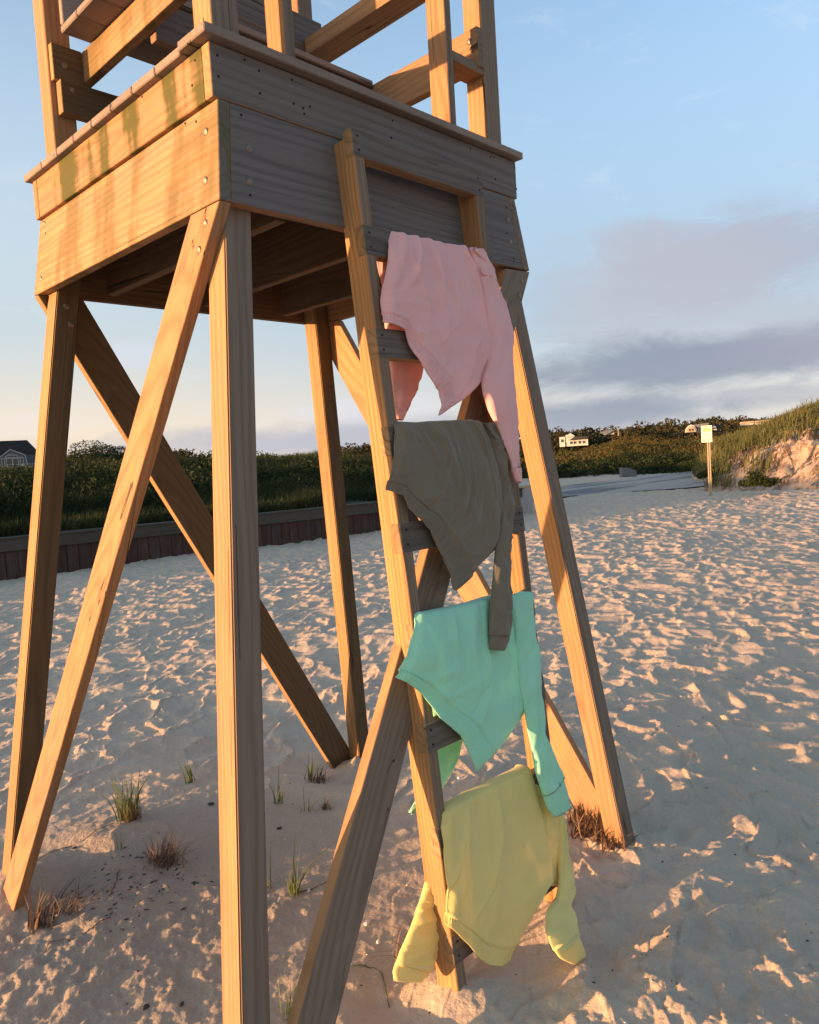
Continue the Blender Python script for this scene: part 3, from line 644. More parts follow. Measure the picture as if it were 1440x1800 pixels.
# ---------------------------------------------------------------- dunes, road, hills
M_dune, t = newmat('dune_sand'); pos = t.n('NewGeometry').outputs['Position']
n2 = t.noise(pos, 2.5, 5, .65); n1 = t.noise(t.mapping(pos, (1.6, 4.5, 3.2), (0, 0, 0), (.5, 0, .4)), 1., 6, .72, .5)
c = t.mix(n2, (.40, .28, .19), (.50, .37, .265)); c = t.mix(t.math('MULTIPLY', t.sstep(n1, .46, .60), .75), c, (.13, .075, .045)); finish(M_dune, t, c, .95, n1, .8, .06, .1)
M_soil, t = newmat('dark_dune_soil'); pos = t.n('NewGeometry').outputs['Position']
c = t.mix(t.noise(pos, 3., 5, .7), (.035, .04, .018), (.09, .085, .045)); finish(M_soil, t, c, .95)
def terrain(name, x0, x1, y0, y1, nx, ny, hf, mat, label):
    gx, gy = np.meshgrid(np.linspace(x0, x1, nx), np.linspace(y0, y1, ny), indexing='ij'); gz = hf(gx, gy)
    me = npmesh(name, np.stack([gx, gy, gz], -1).reshape(-1, 3), gridfaces(nx, ny), True)
    return tag(link(name, me, mat), label, kind='structure')
wl_x = np.array([p[0] for p in WL]); wl_y = np.array([p[1] for p in WL])
def left_h(x, y):
    yw = np.interp(x, wl_x, wl_y, left=13.3+.0, right=10.5)
    t_ = y-yw-.12
    h = .66+.055*np.clip(t_, 0, 60)+.35*fbm(x*.12, y*.12, 91, 3)*np.clip(t_/6, 0, 1)+.55*np.exp(-((t_-11)/6)**2)
    h = h+.9*np.clip((6-x)/10, 0, 1.6)*np.clip(t_/14, 0, 1)*0
    endx = np.clip((17.5+.45*(y-12)-x)/3., 0, 1); h = -.6+(h+.6)*endx*endx*(3-2*endx)
    return np.where(t_ < 0, -.6, h)
terrain('left_dune', -40, 34, 10.2, 46, 240, 160, left_h, M_soil, 'dark overgrown dune behind the timber bulkhead')
def ramp_(a, b, x): t_ = np.clip((x-a)/(b-a), 0, 1); return t_*t_*(3-2*t_)
RC = ONP(1250, 868, (0, 0, 1), 0)
def right_h(x, y):
    # distance inland from a toe line through (23.4,9.1) .. (24.3,5.5) .. (23,-6)
    toe = np.interp(y, [-12, -4, 2, 5.5, 8, 9.6, 11.0], [21.5, 23.2, 24.3, 24.3, 23.6, 24.2, 30.])
    t_ = x-toe; brg = np.degrees(np.arctan2(x-CAM[0], y-CAM[1])); end = ramp_(65.3, 67.6, brg)*np.interp(brg, [66, 69, 71, 73, 75], [.55, .66, .80, .97, 1.08])
    prof = 1.75*ramp_(-.3, 3.4, t_)+.65*ramp_(2.5, 9, t_)+.3*ramp_(8, 20, t_)
    n_ = .55*fbm(x*.45, y*.45, 101, 4)*ramp_(.3, 3, t_)+.26*fbm(x*1.6+y*.8, y*2.2, 111, 5)*ramp_(.3, 2, t_)
    gul = -.12*fbm(x*3.5, y*3.5, 125, 3)*ramp_(.2, 1.5, t_)+.75*np.abs(fbm(x*.5+y*.2, y*1.5, 121, 4))*ramp_(.2, 2, t_)*ramp_(6, 4, t_)
    return -.25+(prof+n_-gul+.26)*end*ramp_(-.6, .4, t_)
terrain('right_dune', 20, 60, -14, 16, 300, 240, right_h, M_dune, 'eroded sand dune with a grassy top at the right')
M_road, t = newmat('sandy_asphalt'); pos = t.n('NewGeometry').outputs['Position']
n1 = t.noise(t.mapping(pos, (.10, .55, 1), (0, 0, 0), (0, 0, .35)), 1., 5, .65, .4); n2 = t.noise(pos, 25., 3, .6)
c = t.mix(n2, (.15, .135, .125), (.21, .19, .175)); c = t.mix(t.sstep(n1, .38, .58), c, (.46, .37, .29)); finish(M_road, t, c, .9)
rp = [(17.2, 14.5), (17.5, 16.5), (27, 18.4), (31, 18.9), (44, 18.4), (90, 24), (90, 12), (45, 10.6), (31, 10.2), (27.0, 10.9), (23.2, 13.6)]
bm = bmesh.new(); vs = [bm.verts.new((x, y, .012)) for x, y in rp]; bm.faces.new(vs); bmesh.ops.recalc_face_normals(bm, faces=bm.faces)
me = bpy.data.meshes.new('road'); bm.to_mesh(me); bm.free(); road = tag(link('road', me, M_road), 'grey beach road with drifted sand streaks', kind='structure')
def far_h(x, y):
    d = np.hypot(x-CAM[0], y-CAM[1]); a = np.degrees(np.arctan2(x-CAM[0], y-CAM[1]))
    # hill line: height profile over bearing (deg)
    prof = np.interp(a, [0, 18, 24, 30, 36, 44, 52, 56, 60, 64, 68, 72, 80, 100], [5, 6.5, 5.5, 4.5, 3.5, 4.5, 3.6, 4.0, 5.0, 6.2, 7.2, 7.6, 8, 7])
    h = -.3+(prof-1.7)*ramp_(60, 190, d)+1.2*fbm(x*.02, y*.02, 131, 3)*ramp_(60, 120, d)
    return h
def polar_terrain(name, a0, a1, r0, r1, na, nr, hf, mat, label):
    A_, R_ = np.meshgrid(np.radians(np.linspace(a0, a1, na)), np.geomspace(r0, r1, nr), indexing='ij')
    x = CAM[0]+R_*np.sin(A_); y = CAM[1]+R_*np.cos(A_); z = hf(x, y)
    me = npmesh(name, np.stack([x, y, z], -1).reshape(-1, 3), gridfaces(na, nr), True); 
    return tag(link(name, me, mat), label, kind='structure')
polar_terrain('hills', -30, 125, 52, 420, 160, 60, far_h, M_soil, 'low wooded hills along the horizon')

# ---------------------------------------------------------------- vegetation builders
def leaf_cloud(P_, size, seed, up=.3):
    r = np.random.default_rng(seed); n = len(P_)
    a = r.normal(size=(n, 3)); a[:, 2] += up; a /= np.linalg.norm(a, axis=1)[:, None]
    b = np.cross(a, r.normal(size=(n, 3))); b /= np.linalg.norm(b, axis=1)[:, None]
    s_ = size*(.55+.9*r.random(n))[:, None] if np.ndim(size) == 0 else size[:, None]*(.55+.9*r.random(n))[:, None]
    V = np.stack([P_-a*s_*.5, P_+b*s_*.45, P_+a*s_*.6], 1).reshape(-1, 3)
    return V, np.arange(3*n).reshape(-1, 3)
def bush_points(c, r3, n, seed, lobes=7):
    r = np.random.default_rng(seed); out = []
    for k in range(lobes):
        o_ = r.normal(size=3)*np.array(r3)*.42; o_[2] = abs(o_[2])*.9; rr_ = np.array(r3)*r.uniform(.38, .62)
        m = n//lobes; d = r.normal(size=(m, 3)); d /= np.linalg.norm(d, axis=1)[:, None]; q = r.random(m)[:, None]**.22
        out.append(np.array(c)+o_+d*q*rr_)
    return np.concatenate(out)
def blades(P_, h, w_, seed, lean=.25, wind=(.25, -.1)):
    """bent two-piece grass blades"""
    r = np.random.default_rng(seed); n = len(P_); a = r.random(n)*2*math.pi
    hh = h*(.55+.8*r.random(n)) if np.ndim(h) == 0 else h*(.55+.8*r.random(n))
    le = np.stack([r.normal(size=n)*lean+wind[0], r.normal(size=n)*lean+wind[1]], 1)
    sx = np.stack([np.cos(a), np.sin(a), np.zeros(n)], 1)*w_/2
    mid = P_+np.stack([le[:, 0]*hh*.3, le[:, 1]*hh*.3, hh*.6], 1); tip = P_+np.stack([le[:, 0]*hh, le[:, 1]*hh, hh*(1-.25*np.abs(le).sum(1))], 1)
    V = np.stack([P_-sx, P_+sx, mid+sx*.8, mid-sx*.8, tip], 1).reshape(-1, 3); i = np.arange(n)[:, None]*5
    return V, [i+np.array([[0, 1, 2, 3]]), i+np.array([[3, 2, 4]])]
def join(parts):
    Vs = []; T3 = []; T4 = []; o_ = 0
    for V, F in parts:
        for f in (F if isinstance(F, list) else [F]): (T3 if f.shape[1] == 3 else T4).append(f+o_)
        Vs.append(V); o_ += len(V)
    F = [];
    if T3: F.append(np.concatenate(T3))
    if T4: F.append(np.concatenate(T4))
    return np.concatenate(Vs), F
M_lgrass = leafmat('dark_dune_grass', (.018, .028, .009), (.066, .072, .024), .25)
M_shrub = leafmat('dark_green_shrub_leaves', (.013, .024, .008), (.045, .055, .015), .2)
M_shrub2 = leafmat('olive_shrub_leaves', (.035, .042, .012), (.15, .105, .028), .25, .25)
M_rgrass = leafmat('olive_marram_grass', (.07, .08, .025), (.19, .17, .06), .35)
M_tuft = leafmat('fresh_marram_blades', (.09, .13, .035), (.2, .21, .09), .35, 6.)
M_dead = leafmat('dry_brown_grass', (.13, .075, .045), (.26, .17, .11), .2, 6.)
M_tree = leafmat('dark_tree_leaves', (.016, .024, .010), (.065, .05, .02), .15, .06)

def PIX(x, y, z):
    q = np.array([x, y, z])-CAM; d = q @ AX[2]
    return 720+FPX*(q @ AX[0])/d, 900-FPX*(q @ AX[1])/d, d
# grass and shrubs of the left dune
n = 90000; r = np.random.default_rng(11)
sx_ = r.uniform(-2, 26, n*2); ty = r.random(n*2)**1.6*22+.18
yw = np.interp(sx_, wl_x, wl_y); py_ = yw+ty; pz = left_h(sx_, py_)
bare = vnoise(sx_*.35, py_*.35, 151)+.35*vnoise(sx_*1.7, py_*1.7, 152) > .30
keep = (~bare) & (pz > .1); P_ = np.stack([sx_, py_, pz-.03], 1)[keep][:n]
V, F = blades(P_, .30+.25*np.clip(vnoise(P_[:, 0]*.5, P_[:, 1]*.5, 153)+.2, 0, 1), .020, 12, .28, (.12, -.08))
tag(link('dune_grass', npmesh('dune_grass', V, F), M_lgrass), 'dark green dune grass growing behind the bulkhead', 'grass', kind='stuff')
parts = []; r = np.random.default_rng(13)
for k in range(120):
    x = r.uniform(1, 27); tt_ = 2.6+19*r.random()**1.3*(1 if x > 3.5 else .5); y = float(np.interp(x, wl_x, wl_y))+tt_
    z = float(left_h(np.array([x]), np.array([y]))[0])
    if z < .3: continue
    s_ = r.uniform(.8, 1.5)*(1.1 if x < 9 else .9)*min(1, .45+tt_/9)
    qx, qy, qd = PIX(x, y, z); lim = np.interp(qx, [0, 64, 75, 120, 230, 290, 370, 460, 560, 640, 800, 960], [836, 836, 802, 797, 801, 806, 806, 811, 803, 797, 800, 805])
    zt_ = AT(qx, lim, math.hypot(x-CAM[0], y-CAM[1]))[2]-.80*s_
    z = min(z, zt_)
    if z < .2: continue
    parts.append(leaf_cloud(bush_points((x, y, z+.05), (1.25*s_, 1.25*s_, .62*s_), 1700, 200+k), .095, 300+k))
V, F = join(parts)
tag(link('dune_shrubs', npmesh('dune_shrubs', V, F), M_shrub), 'dense beach rose thicket covering the dune behind the bulkhead', 'shrubs', kind='stuff')
# two rounder bushes on the skyline at left
for k, (px, py, dist, rx, rz, lab) in enumerate([(153, 813, 46, 1.9, .85, 'larger round bush on the skyline right of the house'), (206, 814, 47, 1.5, .72, 'smaller round bush beside the larger one on the skyline')]):
    c0 = AT(px, py, dist); V, F = leaf_cloud(bush_points((0, 0, 0), (rx, rx, rz), 3500, 500+k, 5), .11, 510+k)
    Vt = v3(c0); o = link('round_bush', npmesh('round_bush', V, F), M_shrub, None, Matrix.Translation(Vt)); tag(o, lab, 'bush')
# thicket beyond the road
parts = []; parts2 = []; r = np.random.default_rng(17)
for k in range(150):
    px = r.uniform(900, 1330); dist = r.uniform(50, 92)
    q = (dist-50)/42; scr = np.interp(px, [900, 969, 1012, 1041, 1084, 1240, 1330], [812, 796, 785, 774, 767, 768, 765])
    s_ = r.uniform(.8, 1.3)*(1+.006*(dist-50)); top_ = AT(px, (1-q**.7)*np.interp(px, [960, 1240], [812, 800])+q**.7*scr+r.uniform(0, 5), dist)
    x, y, z = top_; pts = bush_points((x, y, z-1.25*s_), (2.0*s_, 2.0*s_, 1.1*s_), 1500, 600+k, 6)
    if q < .25:
        pl = pts[::2].copy(); pl[:, 2] -= 1.0; pts = np.concatenate([pts, pl[pl[:, 2] > 0]])
    (parts if dist < 62 else parts2).append(leaf_cloud(pts, .17, 700+k))
V, F = join(parts); tag(link('roadside_thicket', npmesh('roadside_thicket', V, F), M_shrub), 'dark green thicket along the far side of the road', 'shrubs', kind='stuff')
V, F = join(parts2); tag(link('hillside_scrub', npmesh('hillside_scrub', V, F), M_shrub2), 'olive brown scrub rising behind the roadside thicket', 'shrubs', kind='stuff')
# wooded skyline
sky_y = [(60, 800), (230, 798), (330, 797), (380, 805), (450, 805), (560, 797), (620, 786), (700, 784), (800, 775), (900, 765), (960, 757), (1010, 757), (1060, 753), (1100, 747), (1150, 744), (1200, 741), (1240, 738), (1300, 732), (1350, 729), (1400, 733), (1500, 735)]
sx__, sy__ = zip(*sky_y); parts = []; r = np.random.default_rng(19)
for k in range(430):
    px = r.uniform(60, 1500); dist = r.uniform(120, 260); topy = np.interp(px, sx__, sy__)+r.uniform(-1, 7)+(260-dist)*.13
    p = AT(px, topy, dist); s_ = r.uniform(2.2, 4.2)*dist/190
    pts = bush_points((p[0], p[1], p[2]-s_*.9), (s_*1.5, s_*1.5, s_), 520, 900+k, 5); parts.append(leaf_cloud(pts, .9*dist/190, 1300+k))
    pts = pts.copy(); pts[:, 2] -= s_*1.6; parts.append(leaf_cloud(pts[::2], .9*dist/190, 1700+k))
V, F = join(parts); tag(link('distant_woods', npmesh('distant_woods', V, F), M_tree), 'dark distant woods along the hill skyline', 'woods', kind='stuff')
# right dune grass
r = np.random.default_rng(23); n = 160000; x = r.uniform(23.5, 52, n); y = r.uniform(-13, 16, n); z = right_h(x, y)
toe = np.interp(y, [-12, -4, 2, 5.5, 8, 9.6, 11.0], [21.5, 23.2, 24.3, 24.3, 23.6, 24.2, 30.]); t_ = x-toe
brg = np.degrees(np.arctan2(x-CAM[0], y-CAM[1])); zl = np.interp(brg, [66, 68.0, 70.5, 73.5], [.25, .75, 1.25, 1.65])+.5*vnoise(x*.6, y*.9, 171)
crest = (z > zl) | ((vnoise(x*.9, y*.9, 172) > .30) & (t_ > .6) & (z > .3)) | ((brg < 68.4) & (z > .08) & (vnoise(x, y, 173) > -.2))
P_ = np.stack([x, y, z-.03], 1)[crest & (z > .05)][:85000]
V, F = blades(P_, .62, .03, 24, .3, (.18, -.12)); tag(link('marram_grass', npmesh('marram_grass', V, F), M_rgrass), 'olive marram grass on the crest and toe of the right dune', 'grass', kind='stuff')
r = np.random.default_rng(29); n = 26000; x = r.uniform(23.5, 31, n); y = r.uniform(-4, 11, n); z = right_h(x, y)
clump = vnoise(x*1.3+y*.7, y*2.4, 181)+.5*vnoise(x*4, y*4, 182)
P_ = np.stack([x, y, z-.02], 1)[(clump > .14) & (z > .12)][:9000]
V, F = blades(P_, .22, .03, 27, .7, (.1, -.3)); tag(link('dead_grass_roots', npmesh('dead_grass_roots', V, F), M_dead), 'brown roots and dead grass hanging down the eroded dune face', 'dead grass', kind='stuff')
parts = [leaf_cloud(bush_points(tuple(ONP(px, py, (0, 0, 1), z0)), (s_, s_, s_*.6), 1100, 2000+k, 6), .07, 2100+k) for k, (px, py, z0, s_) in enumerate([(1338, 848, .5, .42), (1352, 852, .35, .3), (1312, 852, .35, .2), (1258, 830, .6, .35), (1236, 838, .5, .3)])]
V, F = join(parts); tag(link('beach_rose', npmesh('beach_rose', V, F), M_shrub), 'small green leafy plants rooted in the dune face', 'plants', kind='stuff')

# ---------------------------------------------------------------- buildings
M_white = plain('white_painted_boards', (.5, .48, .45), .7); M_roofd = plain('dark_shingle_roof', (.045, .045, .05), .9, .1, 0, .3, 3); M_greyw = plain('grey_shingle_wall', (.13, .14, .155), .9, .1, 0, .25, 5)
M_glass = plain('dark_window_glass', (.03, .035, .045), .15, .6, 0, .05); M_tan = plain('tan_weathered_wood', (.34, .26, .17), .8)
def frame_at(px, py, dist, yaw=0.):
    p = AT(px, py, dist); f = Vector((math.sin(YAW+(px-720)/FPX), math.cos(YAW+(px-720)/FPX), 0)); q = Matrix.Rotation(yaw, 3, 'Z') @ f
    x = Vector((q.y, -q.x, 0)); return Matrix([[x[0], q[0], 0, p[0]], [x[1], q[1], 0, p[1]], [0, 0, 1, p[2]], [0, 0, 0, 1]])
def lprism(name, fr_, poly, y0, y1, mat, parent):
    """poly in local x,z extruded from y0 (front) to y1"""
    bm = bmesh.new(); a = [bm.verts.new((x, y0, z)) for x, z in poly]; b = [bm.verts.new((x, y1, z)) for x, z in poly]; bm.faces.new(a); bm.faces.new(b[::-1]); n = len(a)
    for i in range(n): bm.faces.new((a[i], b[i], b[(i+1) % n], a[(i+1) % n]))
    bmesh.ops.recalc_face_normals(bm, faces=bm.faces); me = bpy.data.meshes.new(name); bm.to_mesh(me); bm.free(); return link(name, me, mat, parent, fr_)
def rect(x0, x1, z0, z1): return [(x0, z0), (x1, z0), (x1, z1), (x0, z1)]
def building(name, px, py, dist, label, yaw=0.):
    fr_ = frame_at(px, py, dist, yaw); o = empty(name, tuple(fr_.translation), label, 'house'); return o, fr_
# grey house at the left edge: px scale
dist = 150.; S = dist/FPX
h, fr_ = building('grey_house', 20, 830, dist, 'grey shingled house with a dark roof and white trimmed gambrel dormer at left')
def PX(x): return (x-20)*S
def PZ(y): return (830-y)*S
lprism('wall', fr_, rect(PX(-40), PX(62), -4, PZ(802)), .3, 9, M_greyw, h)
rf_ = lprism('roof', fr_, [(PX(-44), PZ(803)), (PX(63), PZ(803)), (PX(46), PZ(781)), (PX(-44), PZ(781))], .1, 9, M_roofd, h)
gp = [(1, 830), (3, 808), (20.5, 794.5), (41, 804), (45, 830)]
lprism('dormer', fr_, [(PX(x), PZ(y)) for x, y in gp], -1.2, 3, M_greyw, h)
for (x0, y0), (x1, y1) in zip(gp[:-1], gp[1:]):
    dx, dy = x1-x0, y1-y0; l = math.hypot(dx, dy); nx, ny = -dy/l*1.1, dx/l*1.1
    lprism('trim', fr_, [(PX(x0), PZ(y0)), (PX(x1), PZ(y1)), (PX(x1+nx), PZ(y1+ny)), (PX(x0+nx), PZ(y0+ny))], -1.35, -1.21, M_white, h)
def window(fr_, h, x0, x1, y0, y1, yf, tr=.9):
    f = lprism('window', fr_, rect(PX(x0-tr), PX(x1+tr), PZ(y1+tr), PZ(y0-tr)), yf-.06, yf, M_white, h); lprism('pane', fr_, rect(PX(x0), PX(x1), PZ(y1), PZ(y0)), yf-.09, yf-.065, M_glass, f)
window(fr_, h, 14.5, 21.8, 809.5, 824.5, -1.2); window(fr_, h, 23.3, 30, 809.5, 824.5, -1.2); window(fr_, h, 8, 11, 809.5, 821, -1.2); window(fr_, h, 34, 37, 808.5, 820, -1.2)
arc = [(13.5+8.5*(1-math.cos(a)), 807.5-3.4*math.sin(a)) for a in np.linspace(0, math.pi, 9)]
f = lprism('window', fr_, [(PX(x), PZ(y)) for x, y in [(12.4, 808.2)]+[(12.4+9.6*(1-math.cos(a)), 807.5-4.4*math.sin(a)) for a in np.linspace(0, math.pi, 9)]+[(31.6, 808.2)]], -1.26, -1.2, M_white, h)
lprism('pane', fr_, [(PX(x), PZ(y)) for x, y in arc], -1.29, -1.265, M_glass, f)
lprism('balcony_rail', fr_, rect(PX(-5), PX(60), PZ(829.5), PZ(828.3)), -2.6, -2.5, M_white, h)
for x in (1, 14, 35, 54): lprism('rail_post', fr_, rect(PX(x), PX(x+1.1), PZ(829), PZ(818)), -2.6, -2.5, M_white, h)
lprism('rail_top', fr_, rect(PX(-5), PX(60), PZ(819.2), PZ(818.6)), -2.62, -2.5, M_white, h)
def far_house(name, label, px, py, dist, parts_):
    S_ = dist/FPX; o, fr_ = building(name, px, py, dist, label)
    for nm, poly, y0, y1, mt in parts_:
        lprism(nm, fr_, [((x-px)*S_, (py-y)*S_) for x, y in poly], y0, y1, mt, o)
    return o
def R(x0, x1, y0, y1): return [(x0, y1), (x1, y1), (x1, y0), (x0, y0)]
far_house('white_house', 'large white house with a grey roof on the hill beyond the thicket', 1010, 784, 118, [('wall', R(997, 1033, 773, 784), 0, 5, M_white), ('wall', R(996, 1010, 764, 776), .8, 5, M_white),
  ('roof', [(1001, 773.5), (1034, 772.5), (1031, 768.5), (1012, 768)], -.5, 5, M_roofd), ('gable', [(995, 767.5), (1012, 767.5), (1004, 761.5)], .3, 5, M_white), ('wing', R(985, 994.5, 767, 784), 1.2, 5, M_white)]+
  [('window', R(x, x+2.6, 776, 780), -.15, -.02, M_glass) for x in (1003, 1009, 1017, 1024)]+[('window', R(988, 991, 771, 776), 1.05, 1.18, M_glass)])
far_house('white_cottage', 'small white cottage with a sloping roof beside the large white house', 1068, 764, 112, [('wall', R(1062, 1079, 757, 764), 0, 4, M_white), ('roof', [(1055, 760), (1066, 764.5), (1080, 757), (1066, 756.2)], -.4, 4, M_greyw), ('window', R(1068, 1075, 758.3, 760.5), -.1, -.02, M_glass)])
far_house('gambrel_house', 'white trimmed gambrel roofed house on the ridge above the sign', 1225, 759, 106, [('gable', [(1207, 759), (1208, 753), (1212, 748.5), (1217, 746.5), (1222, 749), (1225, 755), (1226, 759)], 0, 8, M_white), ('face', [(1209, 759), (1210, 753.5), (1213.5, 750), (1217, 748.5), (1220.5, 750.5), (1223, 755), (1224, 759)], -.15, -.02, M_tan),
  ('roof', [(1219, 747), (1244, 745.5), (1243, 751), (1224, 751.5)], .2, 8, M_greyw), ('wall', R(1226.5, 1242, 751.6, 760), .6, 8, M_white)]+[('window', R(x, x+2, 753.5, 757), -.25, -.17, M_glass) for x in (1213, 1217.5)]+[('window', R(x, x+2.4, 753.5, 757.5), .45, .58, M_glass) for x in (1229, 1234, 1238.5)])
far_house('grey_cottage', 'grey cottage with a pale gable next to the gambrel house', 1257, 757, 108, [('wall', R(1246, 1266, 751, 758), 0, 6, M_greyw), ('roof', [(1243, 752), (1252, 747), (1263, 747), (1268, 752)], -.3, 6, M_roofd), ('gable', [(1251, 756), (1252, 751), (1255.5, 747.6), (1259, 751), (1260, 756)], -.8, 4, M_white), ('window', R(1253.5, 1257.5, 751.5, 754.5), -.95, -.82, M_glass)])
far_house('long_building', 'short white long-roofed building left of the longer one on the ridge', 1313, 747, 112, [('wall', R(1303, 1324, 744.2, 748), 0, 6, M_white), ('roof', [(1302, 744.4), (1325, 744), (1323, 741.2), (1304, 741.8)], -.4, 6, M_tan)])
far_house('long_building', 'longest white long-roofed building on the ridge behind the dune grass', 1347, 745, 112, [('wall', R(1330, 1366, 741.6, 745.6), 0, 6, M_white), ('roof', [(1329, 742), (1367, 740.8), (1365, 737.8), (1330, 739.5)], -.4, 6, M_tan)])
far_house('hill_house', 'small white house half hidden by trees left of the near leg', 331, 816, 112, [('wall', R(322, 342, 809, 816), 0, 6, M_white), ('roof', [(318, 810), (327, 804.5), (341, 806.5), (345, 811)], -.4, 6, M_roofd), ('window', R(326, 329, 810.5, 813), -.15, -.02, M_glass)])
# utility pole
def pole(name, px, y0, y1, dist, r_, mat, label, cat):
    a = AT(px, y1, dist); S_ = dist/FPX; hgt = (y1-y0)*S_
    bm = bmesh.new(); bmesh.ops.create_cone(bm, cap_ends=True, segments=10, radius1=r_, radius2=r_*.8, depth=hgt, matrix=Matrix.Translation((0, 0, hgt/2)))
    me = bpy.data.meshes.new(name); bm.to_mesh(me); bm.free(); return tag(link(name, me, mat, None, Matrix.Translation(v3(a))), label, cat)
pole('utility_pole', 1087.5, 752, 766, 130, .09, M_tan, 'pale utility pole on the hill right of the white cottage', 'pole')

# ---------------------------------------------------------------- beach sign
M_signf, t = newmat('cream_sign_face'); finish(M_signf, t, (.72, .66, .48), .5)
M_orange = plain('orange_print', (.75, .30, .06), .6); M_black = plain('dark_print', (.06, .05, .04), .6)
base = ONP(1250, 868, (0, 0, 1), .08); sg = empty('beach_sign', tuple(base), 'cream and orange notice sign on a thin double post at the dune toe', 'sign')
dsg = math.hypot(base[0]-CAM[0], base[1]-CAM[1]); fr_ = frame_at(1250, 868, dsg, rad(-12)); S_ = dsg/FPX
fr_.translation = v3(base)
def SP(poly): return [((x-1249.5)*S_, (868-y)*S_) for x, y in poly]
lprism('post', fr_, SP(R(1246.0, 1248.0, 782, 872)), 0, .05, M_tan, sg); lprism('post', fr_, SP(R(1249.2, 1251.0, 782, 872)), .0, .05, M_tan, sg)
bd = lprism('board', fr_, SP(R(1238, 1254.6, 756.5, 783.5)), -.03, -.004, M_signf, sg)
for q, mt in ((R(1240.5, 1252.5, 757.8, 759.0), M_orange), (R(1241, 1244.5, 761, 766.5), M_orange), (R(1245.5, 1249, 760.2, 765), M_orange), (R(1249.6, 1252.6, 761.5, 766.8), M_orange), (R(1239.6, 1253, 779.3, 780.5), M_black), (R(1241, 1252, 769, 769.5), M_tan), (R(1241, 1251, 771, 771.5), M_tan), (R(1241, 1252, 773, 773.5), M_tan), (R(1241, 1250, 775, 775.5), M_tan)):
    lprism('print', fr_, SP(q), -.034, -.0305, mt, bd)
# small things near the sign
def rock(name, p, s3, mat, label, cat, seed):
    bm = bmesh.new(); bmesh.ops.create_icosphere(bm, subdivisions=3, radius=1)
    r = np.random.default_rng(seed); off = r.random(3)*10
    for v in bm.verts:
        k = 1+.25*math.sin(v.co.x*3+off[0])*math.sin(v.co.y*2.7+off[1])+.12*math.sin(v.co.z*6+off[2]); v.co = Vector((v.co.x*s3[0]*k, v.co.y*s3[1]*k, v.co.z*s3[2]*k))
    for f in bm.faces: f.smooth = True
    me = bpy.data.meshes.new(name); bm.to_mesh(me); bm.free(); return tag(link(name, me, mat, None, Matrix.Translation(v3(p))), label, cat)
0 and rock('boulder', ONP(1237, 812, (0, 0, 1), .95)+np.array([0, 0, .05]), (.2, .2, .16), M_conc, 'small pale boulder half hidden behind the beach sign', 'rock', 3)
cb = ONP(1107, 838, (0, 0, 1), -.02); dcb = math.hypot(cb[0]-CAM[0], cb[1]-CAM[1]); frc = frame_at(1107, 838, dcb, .2); frc.translation = v3(cb)
o = lprism('concrete_block', frc, [(-.40, -.05), (.40, -.05), (.40, .36), (-.1, .52), (-.40, .54)], 0, .9, M_greyw, None); tag(o, 'grey concrete block at the edge of the thicket beyond the road', 'concrete block')
db = AT(1342, 758, 33.); frd = frame_at(1342, 763, 33., .2); S_ = 33/FPX
o = lprism('leaning_board', frd, [((x-1342)*S_, (763-y)*S_) for x, y in [(1333, 764), (1344, 753), (1346, 757), (1345, 762)]], 0, .04, M_tan, None); tag(o, 'pale leaning board stuck in the dune grass', 'board')
gb = ONP(927, 905, (0, 0, 1), 0.); dgb = math.hypot(gb[0]-CAM[0], gb[1]-CAM[1]); frg = frame_at(927, 905, dgb, .1); frg.translation = v3(gb); S_ = dgb/FPX
o = empty('trash_barrel', tuple(gb), 'pale grey barrel standing on the sand behind the ladder', 'barrel')
lprism('body', frg, [((x-927)*S_, (905-y)*S_) for x, y in [(917, 907), (916, 868), (913, 858), (940, 858), (938, 870), (937, 907)]], -.01, .38, M_conc, o); lprism('lid', frg, [((x-927)*S_, (905-y)*S_) for x, y in [(912, 857.8), (912, 854.5), (941, 854.5), (941, 857.8)]], -.03, .4, M_tan, o)

# ---------------------------------------------------------------- near grass tufts, stems, shells
def tuft(name, px, py, n, hgt, spread, mat, label, seed, lean=.45, wind=(.1, 0), w_=.0042, z0=None, cat='grass tuft'):
    p = ONP(px, py, (0, 0, 1), .02); p[2] = gh(p[0], p[1]); p = ONP(px, py, (0, 0, 1), p[2]); p[2] = gh(p[0], p[1])
    r = np.random.default_rng(seed); parts = []
    V = []; F = []
    for k in range(n):
        a = r.random()*2*math.pi; l = hgt*r.uniform(.4, 1.1); ln_ = r.uniform(.05, 1)*lean; b = r.normal(size=2)*spread*.35
        di = np.array([math.cos(a)*ln_+wind[0], math.sin(a)*ln_+wind[1]]); side = np.array([-math.sin(a+.6), math.cos(a+.6), 0])*w_*r.uniform(.5, 1)
        seg = 5; o_ = len(V)
        for j in range(seg+1):
            q = j/seg; c_ = np.array([b[0]+di[0]*l*(q**1.6), b[1]+di[1]*l*(q**1.6), l*(q-.35*ln_*q*q*1.4)-.01]); ww = side*(1-q)**.7
            V += [c_-ww, c_+ww]
        for j in range(seg): F.append([o_+2*j, o_+2*j+1, o_+2*j+3, o_+2*j+2])
    me = npmesh(name, np.array(V), np.array(F)); return tag(link(name, me, mat, None, Matrix.Translation(v3(p))), label, cat, 'grass tufts round the stand')
tuft('grass_tuft', 228, 1440, 90, .25, .06, M_tuft, 'largest green grass tuft on the sand bank left of the near leg', 1, .6, (.0, .1))
tuft('dead_grass', 232, 1442, 90, .10, .06, M_dead, 'brown stubble at the foot of the largest green tuft', 2, .7, cat='dry grass')
tuft('grass_tuft', 335, 1374, 22, .17, .025, M_tuft, 'small upright green tuft left of the near leg, farther off', 3, .35, (-.05, .1))
